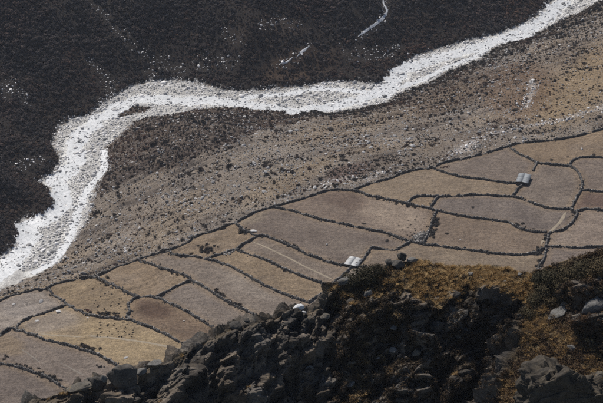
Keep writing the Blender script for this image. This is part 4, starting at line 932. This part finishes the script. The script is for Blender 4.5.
def ridge_mat():
    m, n, l, b = mat_base('ridge_rock_and_turf', .92, .15)
    a = n.new('ShaderNodeAttribute'); a.attribute_name = 'Col'; g = n.new('ShaderNodeNewGeometry'); P = g.outputs['Position']
    t1 = noise_node(n, l, .55, 8, .72, P); t2 = noise_node(n, l, 5., 5, .7, P); t3 = noise_node(n, l, 1.6, 6, .7, P)
    r1 = ramp(n, l, t1.outputs[0], [(.30, (.045, .041, .037)), (.55, (.100, .092, .082)), (.72, (.18, .152, .115))])
    r2 = ramp(n, l, t2.outputs[0], [(.3, (.6,) * 3), (.7, (1.4,) * 3)]); c = mix(n, l, r1.outputs[0], r2.outputs[0])
    ta = n.new('ShaderNodeAttribute'); ta.attribute_name = 'tone'; c = mix(n, l, c, ta.outputs['Color'])
    k3 = ramp(n, l, t3.outputs[0], [(.62, (0, 0, 0)), (.70, (1, 1, 1))]); c = mix(n, l, c, (.19, .19, .19), k3.outputs[0], 'MIX')   # pale lichen crusts
    gr = mix(n, l, a.outputs['Color'], r2.outputs[0])
    c = mix(n, l, c, gr, a.outputs['Alpha'], 'MIX'); l.new(c, b.inputs['Base Color'])
    ad = n.new('ShaderNodeMath'); ad.operation = 'MULTIPLY_ADD'; l.new(t2.outputs[0], ad.inputs[0]); ad.inputs[1].default_value = .35; l.new(t1.outputs[0], ad.inputs[2]); bump(n, l, b, ad.outputs[0], .9, .24)
    return m
M_RIDGE = ridge_mat()
ridge = tag(obj('rock_ridge', rme, M_RIDGE, loc=rl), 'dark craggy rock ridge with golden grass crossing the foreground', kind='structure')
print('ridge', round(time.time() - T0, 1))
M_ROCK_D = rock_mat('dark_lichened_rock', (.042, .038, .034), (.11, .098, .083), .9, None, .10)
M_ROCK_L = rock_mat('pale_grey_rock', (.09, .084, .075), (.22, .21, .193), .9, None, .10)
M_ROCK_T = rock_mat('tan_lichened_rock', (.075, .07, .062), (.17, .145, .11), .9, (.30, .19, .04), .08)
M_WHITE_R = rock_mat('white_quartz_rock', (.5, .5, .49), (.66, .66, .65), .9, None, .06)
def rock_mesh(name, seed, npts=18, aspect=(1, .75, .6)):
    r = np.random.default_rng(seed); p = r.normal(size=(npts, 3)); p /= np.linalg.norm(p, axis=1)[:, None]; p *= r.uniform(.8, 1.05, (npts, 1))
    bm = bmesh.new(); [bm.verts.new(q) for q in p]; h = bmesh.ops.convex_hull(bm, input=bm.verts)
    bmesh.ops.delete(bm, geom=[g for g in h['geom_interior'] if isinstance(g, bmesh.types.BMVert)], context='VERTS')
    bmesh.ops.bevel(bm, geom=list(bm.edges), offset=.05, segments=1, affect='EDGES', clamp_overlap=True)
    bmesh.ops.triangulate(bm, faces=bm.faces[:]); 
    for _ in range(2): bmesh.ops.subdivide_edges(bm, edges=[e for e in bm.edges if e.calc_length() > .18], cuts=1, use_grid_fill=True); bmesh.ops.triangulate(bm, faces=bm.faces[:])
    bm.verts.ensure_lookup_table(); V_ = np.array([v.co[:] for v in bm.verts]); F_ = np.array([[v.index for v in f.verts] for f in bm.faces]); bm.free()
    sdv_ = V_ @ np.array([-.3, .2, .93]); V_ = V_ * (1 + .10 * fbm(V_ * 2.2 + seed, 3) + .05 * fbm(V_ * 7 + seed, 2) + .05 * (saw(sdv_ * 2.2 + seed * .37) - .5))[:, None] * np.array(aspect)
    return new_mesh(name, V_, F_)
RKN = {}
def rocks(mat, key, n, seed, cuts=11, asp=(1, .8, .7), sub=4, rough=.22):
    L = [rock_mesh('boulder', seed + k, 14 + 3 * (k % 4)) for k in range(n)]
    for m in L: m.materials.append(mat)
    RKN[key] = L
rocks(M_ROCK_D, 'd', 6, 200); rocks(M_ROCK_L, 'l', 4, 220); rocks(M_ROCK_T, 't', 4, 240); rocks(M_WHITE_R, 'w', 2, 260)
bmb = boulder_mesh('boulder', 277, 6, 9, .2, (1, .75, .6)); vb = np.zeros(len(bmb.vertices) * 3, np.float32); bmb.vertices.foreach_get('co', vb); vb = vb.reshape(-1, 3).astype(float)
wa, wb_, wc, wt = worley(vb * np.array([2.0, 3., 4.5]) + .3 * fbm(vb * 2, 3)[:, None], 5, True); vb *= (1 + .16 * wt + .12 * (wc - .5) - .06 * (1 - sstep(0, .1, wb_ - wa)) + .10 * fbm(vb * 4, 4) + .06 * (saw(vb @ np.array([-.8, .2, 2.6]) * 1.6) - .5))[:, None]
bmb.vertices.foreach_set('co', vb.astype(np.float32).ravel()); bmb.materials.append(rock_mat('dark_brown_rock', (.030, .026, .022), (.105, .085, .060), .9, None, .12)); RKN['b'] = [bmb]
def ridge_rock(u, v, wpx, hpx, key, label, depth=1., rot=None, sink=.25, name='boulder', roll=0., pick=None):
    P, ok = ridge_at([(u, v)]); P = P[0]; px = np.dot(P - CAM, FWD) * TAN / 301.5
    o = obj(name, RKN[key][int(RNG.integers(0, len(RKN[key]))) if pick is None else pick])
    sx = wpx * px * .5; sz = hpx * px * .5; o.scale = (sx / .95, sx * depth / .75, sz / .62)
    o.rotation_euler = (R(RNG.uniform(-10, 10)), R(roll), R(RNG.uniform(-25, 25)) if rot is None else R(rot))
    o.location = (P[0], P[1] + sx * depth * .3, P[2] + sz * (1 - 2 * sink) * .4)
    if label: tag(o, label, 'boulder')
    return o
FG = [
 (123,383,34,36,'d','big dark rounded boulder standing at the left end of the ridge',.9,0),
 (97,386,22,16,'d','dark block leaning under the big rounded boulder',.9,20), (78,389,30,8,'t','pale flat slab with lit top at the left end of the ridge',.6,-15), (104,380,9,9,'l','small pale slab between the block and the big boulder',.8,30),
 (141,373,13,8,'l','pale rock with a lit edge right of the big boulder',.8,-25), (153,365,20,6,'l','long pale slab along the ridge edge',.6,-20), (134,392,14,16,'t','tan rock below the big dark boulder',.8,0),
 (235,327,16,9,'d','flat dark block on the ridge edge with yellow lichen beside it',.8,0), (246,322,9,7,'d','dark square stone perched on the ridge edge',.8,10),
 (299,309,13,7,'w','white quartz boulder in the notch of the ridge',.8,0), (303,314,8,5,'w','smaller white stone under the white quartz boulder',.8,0), (291,313,5,15,'d','thin upright standing stone beside the white boulder',1.,0), (284,318,6,13,'d','second upright dark stone left of the standing stone',1.,0),
 (312,321,14,10,'t','tan rock just below the white stone',.8,0), (325,318,12,8,'t','small tan rock on the ridge flank',.8,-15), (343,283,22,8,'l','pale slab under the olive bush',.6,-25),
 (402,258.5,11,11,'d','dark block with a pale lit top at the high point of the ridge',.9,15), (388,264,10,9,'d','dark cube-shaped rock at the ridge top beside the bush',.9,5), (412,261,13,6,'l','grey flat rock right of the high point',.8,0), (398,266,18,9,'d','dark rock under the two summit blocks',.8,0),
 (366,296,16,8,'l','pale lit slab leaning on the ridge flank below the bush',.6,-40), (350,304,14,9,'d','dark slab left of the leaning pale slab',.6,-40),
 (566,302,34,11,'l','bright pale slab under the dark bushes on the right spur',.6,-38), (555,317,30,9,'l','second pale slab below the bright slab',.6,-35), (596,314,34,34,'l','large grey speckled rock face at the right edge',.7,-60),
 (572,350,12,10,'l','grey stone half sunk in golden grass on the right spur',.8,0), (560,416,150,96,'b','large dark overhanging rock at the bottom of the right spur',.5,-14), (597,378,26,12,'t','brown rock at the right edge above the overhanging rock',.7,0),
 (348,386,16,7,'l','pale bright-edged stone low in the dark gully',.7,-30), (310,372,12,14,'l','stack of grey stones at the bottom of the cliff foot',.8,0), (306,384,16,9,'l','grey stone at the bottom of the picture below the cliff',.8,0), (325,388,14,10,'t','tan stone at the bottom beside the bright-edged stone',.8,0),
 (412,340,12,12,'l','grey angular stone in the middle of the gully',.8,-20), (416,355,12,9,'t','tan stone below the grey angular stone',.8,-30), (392,352,10,8,'l','small grey stone in the gully left of the angular stone',.8,-30), (433,375,14,14,'d','dark stone in the gully near the bottom',.8,0), (431,372,9,9,'l','bright-edged stone low in the gully',.8,-30), (446,388,18,16,'l','grey slab in the gully at the bottom edge',.7,-40), (437,330,18,22,'d','dark buttress block in the gully',.8,0), (495,340,12,8,'t','dim tan ledge stone in the shaded gully wall',.8,0), (483,352,14,9,'d','dim stone in the shaded gully wall',.8,0), (495,322,10,9,'d','upper dim stone in the shaded gully wall',.8,0),
 (470,275,9,4,'l','pale flat stone lying in the golden grass',.8,-10), (455,296,8,5,'l','small grey stone on the golden slope',.8,0), (437,300,10,7,'l','grey stone at the edge of the golden slope',.8,0), (520,275,7,4,'l','small pale stone near the bush line',.8,0), (428,298,9,7,'d','dark stone at the edge of the golden slope',.8,0), (505,283,7,5,'l','grey stone in the golden grass left of the bushes',.8,0), (384,300,10,9,'d','dark stone beneath the summit grass',.8,0),
]
for (u_, v_, w_, h_, key, lb, dep, roll) in FG: ridge_rock(u_, v_, w_, h_, key, lb, dep, roll=roll)
# stones that stick out of the rock face: pieces of the ridge
n = 0; tries = 0
while n < 32 and tries < 1500:
    tries += 1; u_ = RNG.uniform(325, 603); top = np.interp(u_, SU, np.interp(u_, sk[:, 0], sk[:, 1]) * 0 + np.interp(SU, sk[:, 0], sk[:, 1]))
    v_ = RNG.uniform(top + 8, 408)
    if u_ > 405 and v_ < 298: continue
    if u_ > 515 and RNG.random() < .8: continue
    wp = float(np.clip(RNG.lognormal(2.15, .45), 4, 22))
    o = ridge_rock(u_, v_, wp, wp * RNG.uniform(.3, .7), ['d', 'd', 'd', 't', 'l'][int(RNG.integers(0, 5))] if u_ > 300 else ['d', 'd', 'd', 't'][int(RNG.integers(0, 4))], None, .8, roll=float(RNG.normal(-25, 20)), sink=.4, name='stone')
    o.parent = ridge; o.matrix_parent_inverse = ridge.matrix_world.inverted() if False else o.matrix_parent_inverse; o.location = tuple(np.array(o.location) - rl); n += 1
# ---- grass on the ridge
def ridge_points(n, box, cond=None):
    uv = np.c_[RNG.uniform(box[0], box[2], n), RNG.uniform(box[1], box[3], n)]; P, ok = ridge_at(uv)
    i = np.clip(np.searchsorted(RX, P[:, 0]), 0, NRX - 1); j = np.clip(np.searchsorted(RY, P[:, 1]), 0, NRY - 1); k = j * NRX + i
    return P[ok], uv[ok], grassy[k[ok]], steep[k[ok]], disp[k[ok]], Nn[k[ok]], spur[k[ok]]
TUFT = [tuft_mesh('tuft', 60, 300 + k, .42, .50, .026) for k in range(4)]
M_GOLD = foliage_mat('golden_tussock', (.34, .22, .10), (.46, .31, .145), (.58, .43, .23), zone=0)
gn_ = M_GOLD.node_tree; gb = gn_.nodes['Principled BSDF']; gt = gn_.nodes.new('ShaderNodeBsdfTranslucent'); gx_ = gn_.nodes.new('ShaderNodeMixShader'); gx_.inputs[0].default_value = .4
gn_.links.new(gb.inputs['Base Color'].links[0].from_socket, gt.inputs['Color']); gn_.links.new(gb.outputs[0], gx_.inputs[1]); gn_.links.new(gt.outputs[0], gx_.inputs[2]); gn_.links.new(gx_.outputs[0], gn_.nodes['Material Output'].inputs['Surface']); M_BRN = foliage_mat('brown_heather', (.045, .034, .024), (.07, .05, .032), (.12, .082, .045))
P, uv, gg, ss, dd, nn_, spr = ridge_points(48000, (330, 244, 650, 410))
pat = fbm(P * .28 + 5, 4)
pg = np.clip(gg - .25 + .22 * (nn_[:, 2] > .6) * (pat > .05), 0, 1) * np.where((uv[:, 1] < 305) & (uv[:, 0] < 530), .55 + 1.1 * pat, .35 + 1.3 * pat)
pg = np.where((uv[:, 0] < 400), pg * .55, pg); pg *= np.where((uv[:, 0] > 535) & (uv[:, 1] < 300), .15, 1.)
r_ = RNG.random(len(P)); kg = r_ < pg * .62; topz = (uv[:, 1] < 302) & (uv[:, 0] > 400) & (uv[:, 0] < 530); kb = (~kg) & (r_ < .38 + .35 * gg + .5 * pat) & (RNG.random(len(P)) < np.where(topz, .22 * (pat < .02), .36 + .25 * (pat > -.1)))
def on_rel(k): return P[k] + nn_[k] * dd[k][:, None] - np.array([0, 0, .04])
s = RNG.uniform(.55, 1.25, kg.sum()); scatter('grass', on_rel(kg), rz(kg.sum(), .25), scl(s), TUFT, M_GOLD, 'golden dry grass tussocks on the ridge')
HEA = [shrub_mesh('heather', 130, 330 + k, .42, .34, .085, 6) for k in range(4)]
s = RNG.uniform(.6, 1.7, kb.sum()); scatter('heather', on_rel(kb), rz(kb.sum(), .2), scl(s), HEA, M_BRN, 'dark brown heather between the golden tussocks')
P, uv, gg, ss, dd, nn_, spr = ridge_points(5000, (0, 300, 340, 406))
pat = fbm(P * .4 + 9, 3); kg = RNG.random(len(P)) < np.clip(gg, .02, 1) * np.clip(.35 + 1.5 * pat, 0, 1) * np.where(uv[:, 0] < 100, .9, .35)
s = RNG.uniform(.3, .7, kg.sum()); scatter('grass', on_rel(kg), rz(kg.sum(), .25), scl(s), [m.copy() for m in TUFT], M_GOLD, 'sparse yellow grass among the rocks of the left ridge')
# ---- juniper bushes on the ridge (each with stem and foliage)
M_JUN = foliage_mat('olive_juniper', (.044, .038, .021), (.058, .048, .026), (.078, .061, .033), 2.5); M_STEM = plain_mat('juniper_stem', (.05, .038, .028), .3, 6)
JUN = [shrub_mesh('foliage', 2600, 350 + k, 1., .8, .085, 12) for k in range(4)]
for m in JUN: m.materials.append(M_JUN)
STEM = []
for k in range(2):
    r = np.random.default_rng(k); V_ = []; F_ = []
    for b_ in range(5):
        az = r.uniform(0, 6.28); L = r.uniform(.4, .7); d = np.array([math.cos(az) * .7, math.sin(az) * .7, .8])
        for j in range(4):
            f = j / 3; c = d * L * f; rad = .06 * (1 - .75 * f)
            for a in range(5): V_.append(c + rad * np.array([math.cos(a * 1.2566), math.sin(a * 1.2566), 0]))
        o0 = b_ * 20
        for j in range(3):
            for a in range(5): F_.append((o0 + j * 5 + a, o0 + j * 5 + (a + 1) % 5, o0 + j * 5 + 5 + (a + 1) % 5, o0 + j * 5 + 5 + a))
    me = new_mesh('stem', V_, F_); me.materials.append(M_STEM); STEM.append(me)
JB = [(366,274,17,'olive juniper bush on the ridge edge below the pale-roofed hut'),(353,279,13,'small olive juniper at the left foot of the ridge-edge juniper'),(377,269,11,'small olive juniper touching the dark cube-shaped rock'),
 (542,277,15,'dark juniper at the left end of the bush line on the right spur'),(556,276,17,'dark juniper second in the bush line on the right spur'),(571,273,18,'dark juniper in the middle of the bush line on the right spur'),(587,268,18,'tall dark juniper near the right end of the bush line'),(601,266,18,'dark juniper cut by the right edge of the photo'),
 (549,287,15,'dark juniper below the second bush of the line'),(563,285,15,'dark juniper above the bright pale slab'),(578,284,16,'dark juniper above the speckled rock face'),(592,282,15,'dark juniper below the tall one at the right'),(541,293,13,'lower dark juniper at the gully head'),(534,300,12,'brownish juniper hanging over the gully'),(553,299,11,'small dark juniper left of the bright slab'),(530,312,12,'lowest juniper along the gully edge'),(603,285,13,'low juniper at the right edge above the rock face')]
for k, (u_, v_, wpx, lb) in enumerate(JB):
    P, ok = ridge_at([(u_, v_ + wpx * .2)]); P = P[0]; px = np.dot(P - CAM, FWD) * TAN / 301.5; s = wpx * px * 1.08
    e = obj('juniper_bush', None, loc=(P[0], P[1], P[2] - .05 * s)); e.scale = (s, s, s * .8); e.rotation_euler = (0, 0, k * 1.7)
    tag(e, lb, 'bush', 'junipers on the ridge'); obj('foliage', JUN[k % 4], None, e); obj('stem', STEM[k % 2], None, e)
print('all', round(time.time() - T0, 1), 'tris', sum(len(m.polygons) for m in bpy.data.meshes))

# ---------------------------------------------------------------- the air of the valley: a thin even haze
zt = max(float(VV[:, 2].max()), CAM_Z, float(PR[:, 2].max())) + 8; zb = float(VV[:, 2].min()) - 1
x0, x1, y0, y1 = float(GX[0]) - 5, float(GX[-1]) + 5, -30., float(GY[-1]) + 5
hm = bpy.data.materials.new('thin_blue_haze'); hm.use_nodes = True; hn = hm.node_tree.nodes; hn.clear()
ho = hn.new('ShaderNodeOutputMaterial'); hv_ = hn.new('ShaderNodeVolumePrincipled'); hv_.inputs['Density'].default_value = 4e-5; hv_.inputs['Color'].default_value = (.82, .88, 1., 1); hv_.inputs['Anisotropy'].default_value = 0.
hm.node_tree.links.new(hv_.outputs[0], ho.inputs['Volume'])
hc = ((x0 + x1) / 2, (y0 + y1) / 2, (zb + zt) / 2)
tag(obj('haze', new_mesh('haze', box(x1 - x0, y1 - y0, zt - zb), CF), hm, loc=hc), 'thin bluish haze filling the air of the valley', kind='stuff')
